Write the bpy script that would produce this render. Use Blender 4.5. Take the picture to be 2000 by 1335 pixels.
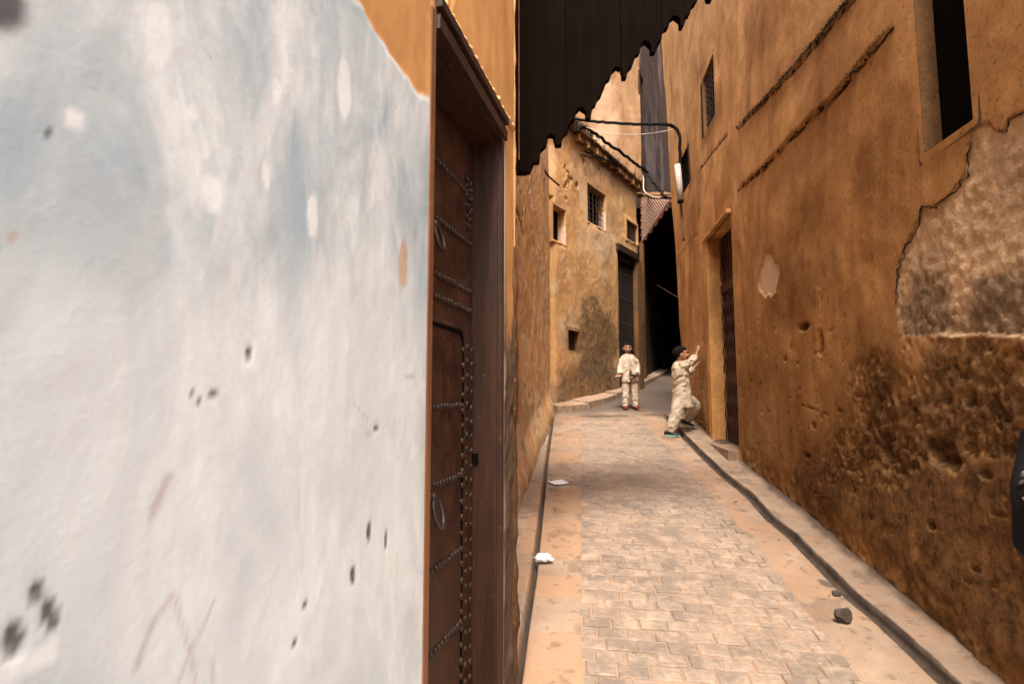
import bpy, bmesh, math, random
import numpy as np
from mathutils import Vector, Matrix
R = math.radians
random.seed(4)
for o in list(bpy.data.objects): bpy.data.objects.remove(o)
sc = bpy.context.scene
COL = sc.collection

# ------------------------------------------------------------------ camera, sky, sun, exposure
F = 1100.0; PITCH = math.atan(.0932); CAMZ = 1.6; SL = .12        # focal length in photo pixels, pitch, eye height, slope of the alley
cam = bpy.data.cameras.new('camera'); camo = bpy.data.objects.new('camera', cam); COL.objects.link(camo)
camo.location = (0, 0, CAMZ); camo.rotation_euler = (math.pi/2+PITCH, 0, 0)
cam.sensor_width = 36; cam.lens = 36*F/2000; cam.clip_end = 2000; cam.clip_start = .02
cam.dof.use_dof = True; cam.dof.focus_distance = 3.2; cam.dof.aperture_fstop = 4.0
sc.camera = camo
world = bpy.data.worlds.new('World'); sc.world = world; world.use_nodes = True
SUN_EL, SUN_AZ = 60, 185                                             # azimuth clockwise from +Y
wn = world.node_tree; bg = wn.nodes['Background']
sky = wn.nodes.new('ShaderNodeTexSky'); sky.sky_type = 'NISHITA'; sky.sun_disc = False
sky.sun_elevation = R(SUN_EL); sky.sun_rotation = R(SUN_AZ); sky.dust_density = 6; sky.air_density = .8; sky.ozone_density = .3
wn.links.new(sky.outputs[0], bg.inputs[0]); bg.inputs[1].default_value = .13
sun = bpy.data.lights.new('sun', 'SUN'); suno = bpy.data.objects.new('sun', sun); COL.objects.link(suno)
sun.energy = 1.5; sun.angle = R(14); sun.color = (1, .93, .82)
sd = Vector((math.sin(R(SUN_AZ))*math.cos(R(SUN_EL)), math.cos(R(SUN_AZ))*math.cos(R(SUN_EL)), math.sin(R(SUN_EL))))
suno.rotation_euler = sd.to_track_quat('Z', 'Y').to_euler(); suno.location = sd*40
sc.view_settings.view_transform = 'Standard'; sc.view_settings.look = 'None'
sc.view_settings.exposure = 2.0; sc.view_settings.gamma = 1; sc.view_settings.use_curve_mapping = False

# ------------------------------------------------------------------ pixel <-> place
cp, sp = math.cos(PITCH), math.sin(PITCH)
def ray(u, v):
    a = (u-1000)/F; b = (667.5-v)/F
    return (a, cp-b*sp, sp+b*cp)
def fl(u, v):
    d = ray(u, v); t = CAMZ/(SL*d[1]-d[2]); return (d[0]*t, d[1]*t)
def at(u, v, y):
    d = ray(u, v); t = y/d[1]; return (d[0]*t, y, CAMZ+d[2]*t)
def gz(y): return SL*y

# ------------------------------------------------------------------ numpy noise
def h2(i, j, seed):
    n = (i.astype(np.int64)*374761393 + j.astype(np.int64)*668265263 + seed*974634777) & 0x7fffffff
    n = (n ^ (n >> 13))*1274126177 & 0x7fffffff
    return ((n ^ (n >> 16)) & 0xffff)/65535.0
def vn(x, y, seed=0):
    x = np.asarray(x, float); y = np.asarray(y, float)
    i = np.floor(x); j = np.floor(y); fx = x-i; fy = y-j
    fx = fx*fx*(3-2*fx); fy = fy*fy*(3-2*fy)
    a = h2(i, j, seed); b = h2(i+1, j, seed); c = h2(i, j+1, seed); d = h2(i+1, j+1, seed)
    return (a+(b-a)*fx)*(1-fy)+(c+(d-c)*fx)*fy
def fbm(x, y, seed=0, o=4, g=.5):
    s = 0; a = 1; t = 0
    for k in range(o):
        s = s+a*vn(x*2**k, y*2**k, seed+k*17); t += a; a *= g
    return s/t-.5                                                   # about -.5 .. .5
def ss(a, b, x): t = np.clip((x-a)/(b-a), 0, 1); return t*t*(3-2*t)
def seg_dist(S, Z, pts):
    D = np.full(np.shape(S), 1e9)
    for (x0, y0), (x1, y1) in zip(pts[:-1], pts[1:]):
        dx, dy = x1-x0, y1-y0; L = dx*dx+dy*dy+1e-12
        t = np.clip(((S-x0)*dx+(Z-y0)*dy)/L, 0, 1)
        D = np.minimum(D, np.hypot(S-x0-t*dx, Z-y0-t*dy))
    return D
def poly_sd(S, Z, pts):                                             # negative inside
    D = seg_dist(S, Z, pts+[pts[0]]); ins = np.zeros(np.shape(S), bool)
    n = len(pts)
    for i in range(n):
        x0, y0 = pts[i]; x1, y1 = pts[(i+1) % n]
        if y0 == y1: continue
        c = ((y0 > Z) != (y1 > Z)) & (S < (x1-x0)*(Z-y0)/(y1-y0)+x0)
        ins ^= c
    return np.where(ins, -D, D)

# ------------------------------------------------------------------ materials
MATS = {}
class N:
    def __init__(s, name):
        s.m = bpy.data.materials.new(name); s.m.use_nodes = True; s.t = s.m.node_tree
        s.b = s.t.nodes['Principled BSDF']; s.tc = s.t.nodes.new('ShaderNodeTexCoord'); MATS[name] = s.m
    def n(s, typ, **k):
        x = s.t.nodes.new(typ)
        for a, v in k.items(): setattr(x, a, v)
        return x
    def l(s, a, b): s.t.links.new(a, b)
    def map(s, scale=(1, 1, 1), loc=(0, 0, 0)):
        m = s.n('ShaderNodeMapping'); m.inputs['Scale'].default_value = scale; m.inputs['Location'].default_value = loc
        s.l(s.tc.outputs['Object'], m.inputs[0]); return m.outputs[0]
    def noise(s, sc_, detail=6, rough=.6, vec=None, dist=0):
        x = s.n('ShaderNodeTexNoise'); x.inputs['Scale'].default_value = sc_; x.inputs['Detail'].default_value = detail
        x.inputs['Roughness'].default_value = rough; x.inputs['Distortion'].default_value = dist
        s.l(vec if vec is not None else s.tc.outputs['Object'], x.inputs['Vector']); return x.outputs['Fac']
    def vor(s, sc_, vec=None, feature='F1'):
        x = s.n('ShaderNodeTexVoronoi', feature=feature); x.inputs['Scale'].default_value = sc_
        s.l(vec if vec is not None else s.tc.outputs['Object'], x.inputs['Vector']); return x.outputs['Distance']
    def rng(s, f, a, b, c=0., d=1.):
        x = s.n('ShaderNodeMapRange'); s.l(f, x.inputs[0])
        for i, v in enumerate((a, b, c, d)): x.inputs[i+1].default_value = v
        return x.outputs[0]
    def mul(s, a, b, op='MULTIPLY'):
        x = s.n('ShaderNodeMath', operation=op)
        for i, v in enumerate((a, b)):
            if isinstance(v, (int, float)): x.inputs[i].default_value = v
            else: s.l(v, x.inputs[i])
        return x.outputs[0]
    def mix(s, f, a, b, mode='MIX'):
        x = s.n('ShaderNodeMix', data_type='RGBA', blend_type=mode)
        if isinstance(f, (int, float)): x.inputs[0].default_value = f
        else: s.l(f, x.inputs[0])
        for i, v in ((6, a), (7, b)):
            if isinstance(v, tuple): x.inputs[i].default_value = (*v, 1)
            else: s.l(v, x.inputs[i])
        return x.outputs[2]
    def mask(s):
        a = s.n('ShaderNodeAttribute', attribute_name='mask'); x = s.n('ShaderNodeSeparateColor'); s.l(a.outputs['Color'], x.inputs[0])
        return x.outputs[0], x.outputs[1], x.outputs[2]
    def end(s, col, rough=.9, bumps=(), metal=0., spec=.3):
        if isinstance(col, tuple): s.b.inputs['Base Color'].default_value = (*col, 1)
        else: s.l(col, s.b.inputs['Base Color'])
        if isinstance(rough, float): s.b.inputs['Roughness'].default_value = rough
        else: s.l(rough, s.b.inputs['Roughness'])
        s.b.inputs['Metallic'].default_value = metal; s.b.inputs['Specular IOR Level'].default_value = spec
        prev = None
        for h, st, dist in bumps:
            x = s.n('ShaderNodeBump'); x.inputs['Distance'].default_value = dist
            if isinstance(st, float): x.inputs['Strength'].default_value = st
            else: s.l(st, x.inputs['Strength'])
            s.l(h, x.inputs['Height'])
            if prev: s.l(prev, x.inputs['Normal'])
            prev = x.outputs[0]
        if prev: s.l(prev, s.b.inputs['Normal'])
        return s.m

def plaster(name, light, dark, under, grime_shade, pale, streak=.55, bump=.55):
    m = N(name); r, g, b = m.mask()
    st = m.noise(1.0, 7, .62, m.map((2.2, 2.2, .55)), 1.6)           # rain streaks, stretched downwards
    bl = m.noise(1.1, 6, .6, dist=.8)
    c = m.mix(m.rng(m.mul(m.mul(st, streak), m.mul(bl, 1-streak), 'ADD'), .36, .64), dark, light)
    fine = m.noise(9, 8, .7); c = m.mix(m.rng(fine, .42, .7, 0, .55), c, tuple(x*.5 for x in light))
    sp_ = m.noise(38, 4, .7); c = m.mix(m.rng(sp_, .56, .70, 0, .75), c, tuple(x*.45 for x in dark))
    sp2 = m.noise(60, 3, .6, m.map(loc=(7, 3, 1))); c = m.mix(m.rng(sp2, .60, .75, 0, .6), c, pale)
    un = m.noise(14, 9, .75, dist=.5); uc = m.mix(m.rng(un, .3, .6), tuple(x*.62 for x in under), under)
    pit = m.rng(m.vor(42), .02, .12); uc = m.mix(pit, tuple(x*.25 for x in under), uc)
    c = m.mix(r, c, uc); c = m.mix(b, c, pale)
    gn = m.noise(11, 9, .8); c = m.mix(m.mul(g, m.rng(gn, .28, .6, .35, 1)), c, grime_shade)  # second mask channel: grime, and painted shade on the right wall
    ro = m.mul(m.rng(r, 0, 1, .5, 1.6), 1.)
    h1 = m.noise(5, 8, .62, dist=.3); h2_ = m.noise(45, 6, .72)
    return m.end(c, .93, ((h1, bump*.6, .022), (h2_, m.mul(ro, bump), .008), (m.vor(60), m.mul(r, .5), .005)), spec=.15)

OCH_L, OCH_D = (.56, .285, .105), (.34, .150, .045)
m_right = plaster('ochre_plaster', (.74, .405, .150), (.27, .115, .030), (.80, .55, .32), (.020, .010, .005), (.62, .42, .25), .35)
m_left = plaster('pale_ochre_plaster', (.72, .43, .20), (.54, .29, .12), (.58, .40, .24), (.035, .017, .008), (.74, .53, .34), .6, .7)
m_corner = plaster('weathered_ochre_plaster', (.60, .345, .15), (.42, .22, .085), (.46, .30, .17), (.025, .014, .008), (.64, .5, .34), .5, .6)
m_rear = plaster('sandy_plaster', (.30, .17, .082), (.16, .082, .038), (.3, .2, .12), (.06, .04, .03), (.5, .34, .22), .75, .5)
m_shade = plaster('shade_dark_render', (.055, .024, .008), (.024, .010, .004), (.1, .08, .06), (.03, .02, .015), (.16, .12, .09), .8, .8)  # shade of the side and end faces put into a darker brown
m_pass = plaster('shade_dark_plaster', (.030, .019, .013), (.014, .009, .006), (.03, .02, .015), (.006, .004, .003), (.045, .03, .02), .7, .8)  # near black: the passage's shade is painted into the colour
m_rubble = plaster('eroded_brown_render', (.22, .115, .05), (.085, .040, .016), (.14, .08, .045), (.02, .01, .005), (.3, .18, .1), .4, 1.2)

m_decay = plaster('decayed_dark_plaster', (.13, .065, .026), (.030, .013, .006), (.1, .06, .03), (.01, .006, .004), (.3, .18, .09), .4, 1.2)
def whitewash():
    m = N('whitewash'); r, g, b = m.mask()
    vec = m.map((1.6, 1.6, .9)); big = m.noise(2.0, 7, .6, vec, 1.5); st = m.noise(2.4, 6, .6, m.map((3, 3, .7), (3, 1, 9)), .9)
    c = m.mix(m.rng(big, .36, .62), (.31, .385, .415), (.63, .66, .635))
    c = m.mix(m.rng(st, .52, .70, 0, .8), c, (.29, .365, .395))
    wh = m.noise(3.4, 5, .55, m.map((1.6, 1.6, .5), (1, 5, 2)), .5); c = m.mix(m.rng(wh, .56, .66, 0, .75), c, (.72, .73, .69))
    brush = m.noise(26, 5, .7, m.map((1, 1, .18))); gr = m.noise(11, 8, .75, m.map((1, 1, .5), (9, 2, 0))); c = m.mix(m.rng(gr, .48, .66, 0, .6), c, (.38, .42, .41)); c = m.mix(m.rng(brush, .35, .7, 0, .4), c, (.38, .41, .40))
    sp_ = m.noise(24, 5, .7); c = m.mix(m.rng(sp_, .65, .74, 0, .6), c, (.36, .30, .25))
    sp3 = m.noise(70, 3, .6); c = m.mix(m.rng(sp3, .66, .78, 0, .35), c, (.45, .42, .38))
    edge = m.noise(7, 6, .65, m.map((1, 1, .25), (0, 4, 0)))
    och = m.mix(m.rng(m.noise(8, 6, .6, m.map((1, 1, .3))), .3, .7), (.40, .19, .06), (.60, .31, .11))
    c = m.mix(r, c, och)                                              # bare ochre plaster where the wash stops
    c = m.mix(b, c, (.67, .685, .65)); c = m.mix(g, c, (.035, .026, .022))
    return m.end(c, .82, ((m.noise(4, 8, .6), .15, .008), (brush, .2, .002), (m.noise(90, 5, .7), .35, .002)), spec=.2)
m_white = whitewash()

def wood(name, a, b, sc_=1., rough=.6, wear=(.3, .15, .07)):
    m = N(name); gr = m.noise(18*sc_, 8, .7, m.map((1, 1, .07)), .6); g2 = m.noise(3, 5, .6)
    c = m.mix(m.rng(gr, .3, .72), a, b); c = m.mix(m.rng(g2, .5, .75, 0, .5), c, tuple(x*.5 for x in a))
    c = m.mix(m.rng(m.noise(40, 4, .7), .64, .74, 0, .5), c, wear)
    return m.end(c, rough, ((gr, .7, .008), (m.noise(80, 4, .7), .3, .003)), spec=.35)
m_wood = wood('old_brown_wood', (.010, .004, .002), (.058, .021, .008), wear=(.25, .12, .05))
m_woodlit = wood('lit_red_wood', (.08, .028, .011), (.24, .095, .036))  # brighter copy of the frame wood, light on the near jamb painted in
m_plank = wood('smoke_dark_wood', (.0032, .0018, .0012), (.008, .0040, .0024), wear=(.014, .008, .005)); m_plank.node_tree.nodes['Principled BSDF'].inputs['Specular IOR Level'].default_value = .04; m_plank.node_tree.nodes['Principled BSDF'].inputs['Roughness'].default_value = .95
def iron(name, a, b, c3, rough=.5):
    m = N(name); n1 = m.noise(7, 8, .68, dist=.5); n2 = m.noise(45, 5, .7)
    c = m.mix(m.rng(n1, .34, .66), a, b); c = m.mix(m.rng(n2, .6, .74, 0, .7), c, c3)
    ro = m.rng(n1, .3, .7, rough-.1, rough+.25)
    return m.end(c, ro, ((n1, .4, .008), (n2, .45, .003)), metal=.25, spec=.45)
m_iron = iron('rusty_iron_sheet', (.020, .007, .003), (.068, .024, .009), (.19, .08, .033))
m_stud = iron('dark_iron', (.016, .010, .007), (.05, .025, .014), (.12, .07, .04), .42)
m_ring = iron('polished_iron', (.03, .022, .018), (.08, .06, .045), (.25, .18, .13), .28)
m_red = iron('dark_red_painted_iron', (.022, .005, .004), (.05, .010, .008), (.09, .03, .02), .45)
m_black = N('black_gap').end((.004, .003, .0025), .95, spec=.05)

def concrete():
    m = N('worn_concrete'); r, g, b = m.mask()
    n1 = m.noise(1.7, 8, .62, dist=.7); n2 = m.noise(16, 8, .72)
    c = m.mix(m.rng(n1, .35, .65), (.22, .152, .108), (.36, .265, .19)); c = m.mix(m.rng(n2, .35, .75, 0, .45), c, (.25, .17, .115))
    c = m.mix(m.rng(m.noise(60, 3, .6), .62, .74, 0, .6), c, (.13, .085, .055))
    c = m.mix(m.rng(m.noise(4.5, 6, .7, m.map(loc=(4, 2, 0))), .58, .68, 0, .5), c, (.36, .19, .095))
    c = m.mix(b, c, (.31, .185, .11)); c = m.mix(r, c, (.060, .047, .040)); c = m.mix(g, c, m.mix(m.rng(m.noise(7, 7, .7), .35, .7), (.022, .016, .012), (.085, .06, .045)))
    return m.end(c, .88, ((n2, .55, .012), (m.noise(80, 5, .7), .5, .004)), spec=.25)
m_conc = concrete()
def paver():
    m = N('concrete_paver'); oi = m.n('ShaderNodeObjectInfo'); geo = m.n('ShaderNodeNewGeometry')
    rnd = oi.outputs['Random']; pos = m.n('ShaderNodeMapping'); m.l(geo.outputs['Position'], pos.inputs[0]); P = pos.outputs[0]
    isl = geo.outputs['Random Per Island']
    c = m.mix(m.rng(rnd, 0, 1), (.19, .148, .116), (.31, .238, .188)); c = m.mix(m.mul(m.rng(isl, 0, 1), .35), c, (.36, .28, .21))
    c = m.mix(m.rng(rnd, .66, .68, 0, .6), c, (.10, .082, .068))
    n1 = m.noise(1.6, 6, .65, P, .8); c = m.mix(m.rng(n1, .44, .6, 0, .7), c, (.31, .225, .165))
    n2 = m.noise(30, 7, .75, P); c = m.mix(m.rng(n2, .4, .7, 0, .65), c, (.11, .08, .06)); n5 = m.noise(3.3, 6, .7, P, .5); c = m.mix(m.rng(n5, .5, .62, 0, .6), c, (.13, .10, .08))
    n4 = m.noise(9, 5, .7, P); c = m.mix(m.rng(n4, .5, .72, 0, .5), c, (.50, .36, .25))
    n3 = m.noise(120, 3, .6, P); c = m.mix(m.rng(n3, .6, .75, 0, .5), c, (.5, .4, .3))
    return m.end(c, .82, ((n2, .6, .008), (n3, .4, .003)), spec=.3)
m_paver = paver()
def simple(name, a, b, sc_=20, rough=.8, bump=.3, **k):
    m = N(name); n1 = m.noise(sc_, 6, .65); return m.end(m.mix(m.rng(n1, .35, .65), a, b), rough, ((n1, bump, .006),), **k)
m_gap = simple('dark_crack', (.006, .003, .002), (.03, .014, .007), 30)
m_joint = simple('sandy_joint', (.42, .25, .14), (.58, .38, .24), 30)
m_kerb = simple('kerb_stone', (.20, .13, .085), (.34, .235, .16), 9)
m_rock = simple('dark_stone', (.035, .028, .024), (.085, .065, .052), 25)
m_paper = simple('white_paper', (.72, .70, .72), (.85, .84, .85), 30, .8, .15)
m_pvc = simple('white_plastic', (.42, .36, .31), (.5, .43, .38), 12, .45, .1)
m_cable = simple('black_rubber', (.005, .004, .0035), (.012, .010, .008), 40, .8, spec=.08)
m_wirew = simple('dusty_white_wire', (.42, .32, .24), (.55, .42, .32), 40, .7)
m_twig = simple('dry_dark_weeds', (.012, .010, .005), (.045, .030, .014), 30)
m_tile = simple('red_clay_tile', (.20, .07, .045), (.34, .13, .085), 14)
m_lime = simple('pale_lime_mortar', (.5, .33, .25), (.62, .44, .34), 20)
m_skin = simple('child_skin', (.36, .17, .10), (.46, .235, .145), 8, .55, .1)
m_lip = simple('lip_skin', (.30, .09, .07), (.34, .11, .085), 8, .5, .1)
m_hair = simple('black_hair', (.004, .003, .0025), (.012, .008, .006), 90, .9, .8, spec=.1)
def cloth(name, a, b, w=14):
    m = N(name); n1 = m.noise(w, 4, .5, m.map((1, 1, .6)), .8); n2 = m.noise(300, 2, .5)
    return m.end(m.mix(m.rng(n1, .35, .65), a, b), .85, ((n1, .45, .03), (n2, .25, .001)), spec=.2)
m_cream = cloth('cream_cotton', (.40, .31, .22), (.56, .46, .35))
m_cream2 = cloth('ivory_cotton', (.38, .31, .23), (.54, .455, .36))
m_embr = cloth('beige_embroidery', (.36, .25, .15), (.48, .35, .22), 60)
m_redshoe = simple('dark_red_leather', (.10, .008, .012), (.18, .015, .02), 20, .45)
m_blkshoe = simple('black_shoe', (.012, .014, .014), (.03, .032, .03), 20, .5)
m_mint = simple('mint_sole', (.20, .42, .34), (.3, .55, .45), 20, .6)
m_eye = simple('dark_eye', (.01, .007, .005), (.015, .01, .008), 20, .2)
m_jacket = cloth('black_jacket', (.006, .006, .008), (.015, .015, .02), 10)
m_print = simple('pale_grey_print', (.12, .11, .10), (.2, .19, .18), 25)
m_jeans = cloth('dark_denim', (.02, .025, .04), (.04, .05, .075), 30)
m_bread = simple('bread_crust', (.45, .2, .07), (.62, .33, .13), 20)

# ------------------------------------------------------------------ objects
WO = {}                                                             # world position of each object
def link(o, parent, loc):
    COL.objects.link(o)
    if parent is not None:
        o.parent = parent; p = WO[parent.name]; o.location = Vector(loc)-p
    else: o.location = loc
    WO[o.name] = Vector(loc)
def tag(o, label=None, cat=None, group=None, kind=None):
    if label: o['label'] = label
    if cat: o['category'] = cat
    if group: o['group'] = group
    if kind: o['kind'] = kind
    return o
def thing(name, loc, label, cat, group=None):
    o = bpy.data.objects.new(name, None); o.empty_display_size = .2; link(o, None, loc); return tag(o, label, cat, group)
def mesh(name, V, Fc, mat, parent=None, loc=None, smooth=False, mask=None):
    V = np.asarray(V, float)
    if loc is None: loc = WO[parent.name] if parent is not None else (V[:, 0].mean(), V[:, 1].mean(), V[:, 2].min())
    L = np.array(loc, float)
    me = bpy.data.meshes.new(name); me.from_pydata((V-L).tolist() if len(V) < 5000 else (V-L), [], Fc)
    me.materials.append(mat)
    if smooth: me.polygons.foreach_set('use_smooth', np.ones(len(me.polygons), bool))
    if mask is not None:
        a = me.color_attributes.new('mask', 'FLOAT_COLOR', 'POINT')
        M = np.ones((len(V), 4)); M[:, :mask.shape[1]] = np.clip(mask, 0, 1); a.data.foreach_set('color', M.ravel())
    me.update()
    o = bpy.data.objects.new(name, me); link(o, parent, tuple(L)); return o
def inst(name, me, parent, loc, rot=(0, 0, 0), scale=(1, 1, 1)):
    o = bpy.data.objects.new(name, me); link(o, parent, loc); o.rotation_euler = rot; o.scale = scale; return o
class MB:
    def __init__(s): s.V = []; s.F = []
    def add(s, V, Fc):
        n = len(s.V); s.V += [tuple(v) for v in V]; s.F += [tuple(i+n for i in f) for f in Fc]; return s
    def hexa(s, p): return s.add(p, [(0, 3, 2, 1), (4, 5, 6, 7), (0, 1, 5, 4), (1, 2, 6, 5), (2, 3, 7, 6), (3, 0, 4, 7)])
    def box(s, a, b): x0, y0, z0 = a; x1, y1, z1 = b; return s.hexa([(x0, y0, z0), (x1, y0, z0), (x1, y1, z0), (x0, y1, z0), (x0, y0, z1), (x1, y0, z1), (x1, y1, z1), (x0, y1, z1)])
    def tube(s, pts, rad, seg=8, cap=True, up=(0, 0, 1), wr=0., seed=0):
        pts = [Vector(p) for p in pts]; n = len(pts); rings = []
        rad = [rad]*n if isinstance(rad, (int, float)) else rad
        prev = None
        for i, p in enumerate(pts):
            t = (pts[min(i+1, n-1)]-pts[max(i-1, 0)]).normalized()
            if prev is None:
                a = Vector(up) if abs(t.dot(Vector(up))) < .9 else Vector((1, 0, 0)); x = (a-t*a.dot(t)).normalized()
            else: x = (prev-t*prev.dot(t)).normalized()
            prev = x; y = t.cross(x); r = rad[i]; rx, ry = r if isinstance(r, tuple) else (r, r)
            ring = []
            for k in range(seg):
                th = 2*math.pi*k/seg; w = 1+wr*2*float(fbm(np.array([k*.9+seed*7.]), np.array([i*.8]), seed, 2)[0]) if wr else 1
                ring.append(p+x*math.cos(th)*rx*w+y*math.sin(th)*ry*w)
            rings.append(ring)
        V = [v for r in rings for v in r]; Fc = []
        for i in range(n-1):
            for k in range(seg):
                a = i*seg+k; b = i*seg+(k+1) % seg; Fc.append((a, b, b+seg, a+seg))
        if cap: Fc.append(tuple(range(seg))[::-1]); Fc.append(tuple((n-1)*seg+k for k in range(seg)))
        return s.add(V, Fc)
    def ball(s, c, r, nu=12, nv=8):
        c = Vector(c); r = r if isinstance(r, tuple) else (r, r, r); V = []; Fc = []
        for j in range(nv+1):
            ph = math.pi*j/nv
            for i in range(nu):
                th = 2*math.pi*i/nu; V.append((c.x+r[0]*math.sin(ph)*math.cos(th), c.y+r[1]*math.sin(ph)*math.sin(th), c.z+r[2]*math.cos(ph)))
        for j in range(nv):
            for i in range(nu):
                a = j*nu+i; b = j*nu+(i+1) % nu; Fc.append((a, a+nu, b+nu, b))
        return s.add(V, Fc)
    def make(s, name, mat, parent=None, loc=None, smooth=False): return mesh(name, s.V, s.F, mat, parent, loc, smooth)

class Wall:
    """vertical plane through two plan points; n points to the alley side given by `side`"""
    def __init__(s, p0, p1, side):
        s.p0 = np.array(p0, float); d = np.array(p1, float)-s.p0; s.L = np.hypot(*d); s.d = d/s.L
        s.n = np.array((s.d[1], -s.d[0]))*side
    def shifted(s, off): w = Wall.__new__(Wall); w.p0 = s.p0+s.n*off; w.d = s.d; w.n = s.n; w.L = s.L; return w
    def sz(s, u, v):
        r = ray(u, v); t = np.dot(s.p0, s.n)/(r[0]*s.n[0]+r[1]*s.n[1]); x, y = r[0]*t, r[1]*t
        return (float((x-s.p0[0])*s.d[0]+(y-s.p0[1])*s.d[1]), CAMZ+r[2]*t)
    def s_at(s, u): return s.sz(u, 770)[0]
    def P(s, a, z, off=0.): q = s.p0+s.d*a+s.n*off; return (q[0], q[1], z)
    def px(s, pts): return [s.sz(*p) for p in pts]
    def box(s, mb, s0, s1, z0, z1, o0, o1):
        P = s.P; q = [P(s0, z0, o0), P(s1, z0, o0), P(s1, z0, o1), P(s0, z0, o1), P(s0, z1, o0), P(s1, z1, o0), P(s1, z1, o1), P(s0, z1, o1)]
        if np.cross(np.append(s.d, 0), np.append(s.n, 0))[2]*(s1-s0)*(o1-o0) < 0: q = q[3::-1]+q[:3:-1]
        return mb.hexa(q)

def wall_grid(name, W, S, Zr, fn, openings, mat, parent, warp=None, calm=.14):
    """S: positions along the wall, Zr: heights; fn(S,Z)->(displacement along normal, mask[...,3])"""
    S = np.array(sorted(set(np.round(S, 4)))); Zr = np.array(sorted(set(np.round(Zr, 4))))
    SS, ZZ = np.meshgrid(S, Zr, indexing='ij'); D, M = fn(SS, ZZ)
    for (a, b, c, d) in openings:                                    # calm the relief beside the edge of an opening
        dx = np.maximum(np.maximum(a-SS, SS-b), 0); dz = np.maximum(np.maximum(c-ZZ, ZZ-d), 0)
        D = D*ss(0, calm, np.hypot(dx, dz))
    s2 = warp(SS, ZZ) if warp else SS
    X = W.p0[0]+W.d[0]*s2+W.n[0]*D; Y = W.p0[1]+W.d[1]*s2+W.n[1]*D
    V = np.stack([X, Y, ZZ], -1).reshape(-1, 3); ns, nz = SS.shape
    ii, jj = np.meshgrid(np.arange(ns-1), np.arange(nz-1), indexing='ij')
    cs = (S[ii]+S[ii+1])/2; cz = (Zr[jj]+Zr[jj+1])/2; keep = np.ones(ii.shape, bool)
    for (a, b, c, d) in openings: keep &= ~((cs > a) & (cs < b) & (cz > c) & (cz < d))
    i, j = ii[keep], jj[keep]; a = i*nz+j; Fc = np.stack([a, a+nz, a+nz+1, a+1], -1)
    if np.cross(np.append(W.d, 0), (0, 0, 1))@np.append(W.n, 0) < 0: Fc = Fc[:, ::-1]
    return mesh(name, V, Fc.tolist(), mat, parent, smooth=True, mask=M.reshape(-1, 3))
def spaced(a, b, step, extra=()):
    out = [a]
    while out[-1] < b: out.append(out[-1]+step(out[-1]))
    out[-1] = b; out = np.array(out)
    for e in extra:
        k = np.argmin(abs(out-e)); out[k] = e
    return out
def recess(W, op, depth, mat, parent, name='window_reveal', lip=.0, th=.05):
    a, b, c, d = op; m = MB(); e = .0015
    W.box(m, a-th, a, c-th, d+th, -depth, -e); W.box(m, b, b+th, c-th, d+th, -depth, -e)
    W.box(m, a, b, c-th, c, -depth, -e); W.box(m, a, b, d, d+th, -depth, -e)
    return m.make(name, mat, parent)
def blob(S, Z, c, rs, rz, seed=0, w=.5, f=9):
    q = np.hypot((S-c[0])/rs, (Z-c[1])/rz)+fbm(S*f, Z*f, seed)*w*2
    return 1-ss(.75, 1.1, q)

# ------------------------------------------------------------------ ground plan
DIR = .122
pL = [fl(1134, 1335), fl(1133, 1000), fl(1133, 830)]
RW = Wall(fl(1440, 901), fl(1930, 1319), 1)
if RW.n[0] > 0: RW.n = -RW.n
if RW.d[1] < 0: RW.d = -RW.d                                       # s grows with distance from p0 (p0 is the far point by the door)
def rx(y): return RW.p0[0]+(y-RW.p0[1])*RW.d[0]/RW.d[1]
C = (0.012, 2.52)                                                   # far corner of the whitewashed house
DW = Wall((C[0]-.259*3.2, C[1]-3.2), C, 1)                          # door wall; s = 0 behind the camera, s = L at the corner
LW = Wall(fl(1010, 960), fl(1075, 805), 1)                          # next wall on the left
CH0 = fl(1075, 805); CHD = np.array((.66, 1.0)); CHD /= np.hypot(*CHD)
CH = Wall(CH0, (CH0[0]+CHD[0]*5.6, CH0[1]+CHD[1]*5.6), 1)           # corner house face
gut_px = [(1333, 850), (1357, 876), (1401, 918), (1461, 966), (1501, 1012), (1549, 1050), (1605, 1108), (1661, 1166), (1718, 1214), (1798, 1287), (1851, 1337)]
gut = np.array([fl(*p) for p in gut_px]); gut = gut[np.argsort(gut[:, 1])]
gutL = np.array([fl(*p) for p in [(1080, 812), (1067, 900), (1052, 1030), (1040, 1130), (1022, 1240), (1008, 1335)]]); gutL = gutL[np.argsort(gutL[:, 1])]
pvR = np.array([fl(*p) for p in [(1296, 864), (1397, 972), (1453, 1036), (1537, 1144), (1689, 1329)]]); pvR = pvR[np.argsort(pvR[:, 1])]
def ext(A, y): 
    x = np.interp(y, A[:, 1], A[:, 0]); lo = A[0, 0]+(y-A[0, 1])*DIR; hi = A[-1, 0]+(y-A[-1, 1])*DIR
    return np.where(y < A[0, 1], lo, np.where(y > A[-1, 1], hi, x))
PVL = np.array(pL); PVL = PVL[np.argsort(PVL[:, 1])]
PEND = fl(1200, 822)[1]
print('plan', 'RW', RW.p0, RW.d, 'LW', LW.p0, LW.d, 'CH', CH0, 'pave end', PEND, 'paveL', PVL.tolist(), 'paveR', pvR.tolist(), 'gut', gut[0], gut[-1], 'gutL', gutL[0], gutL[-1])

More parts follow.
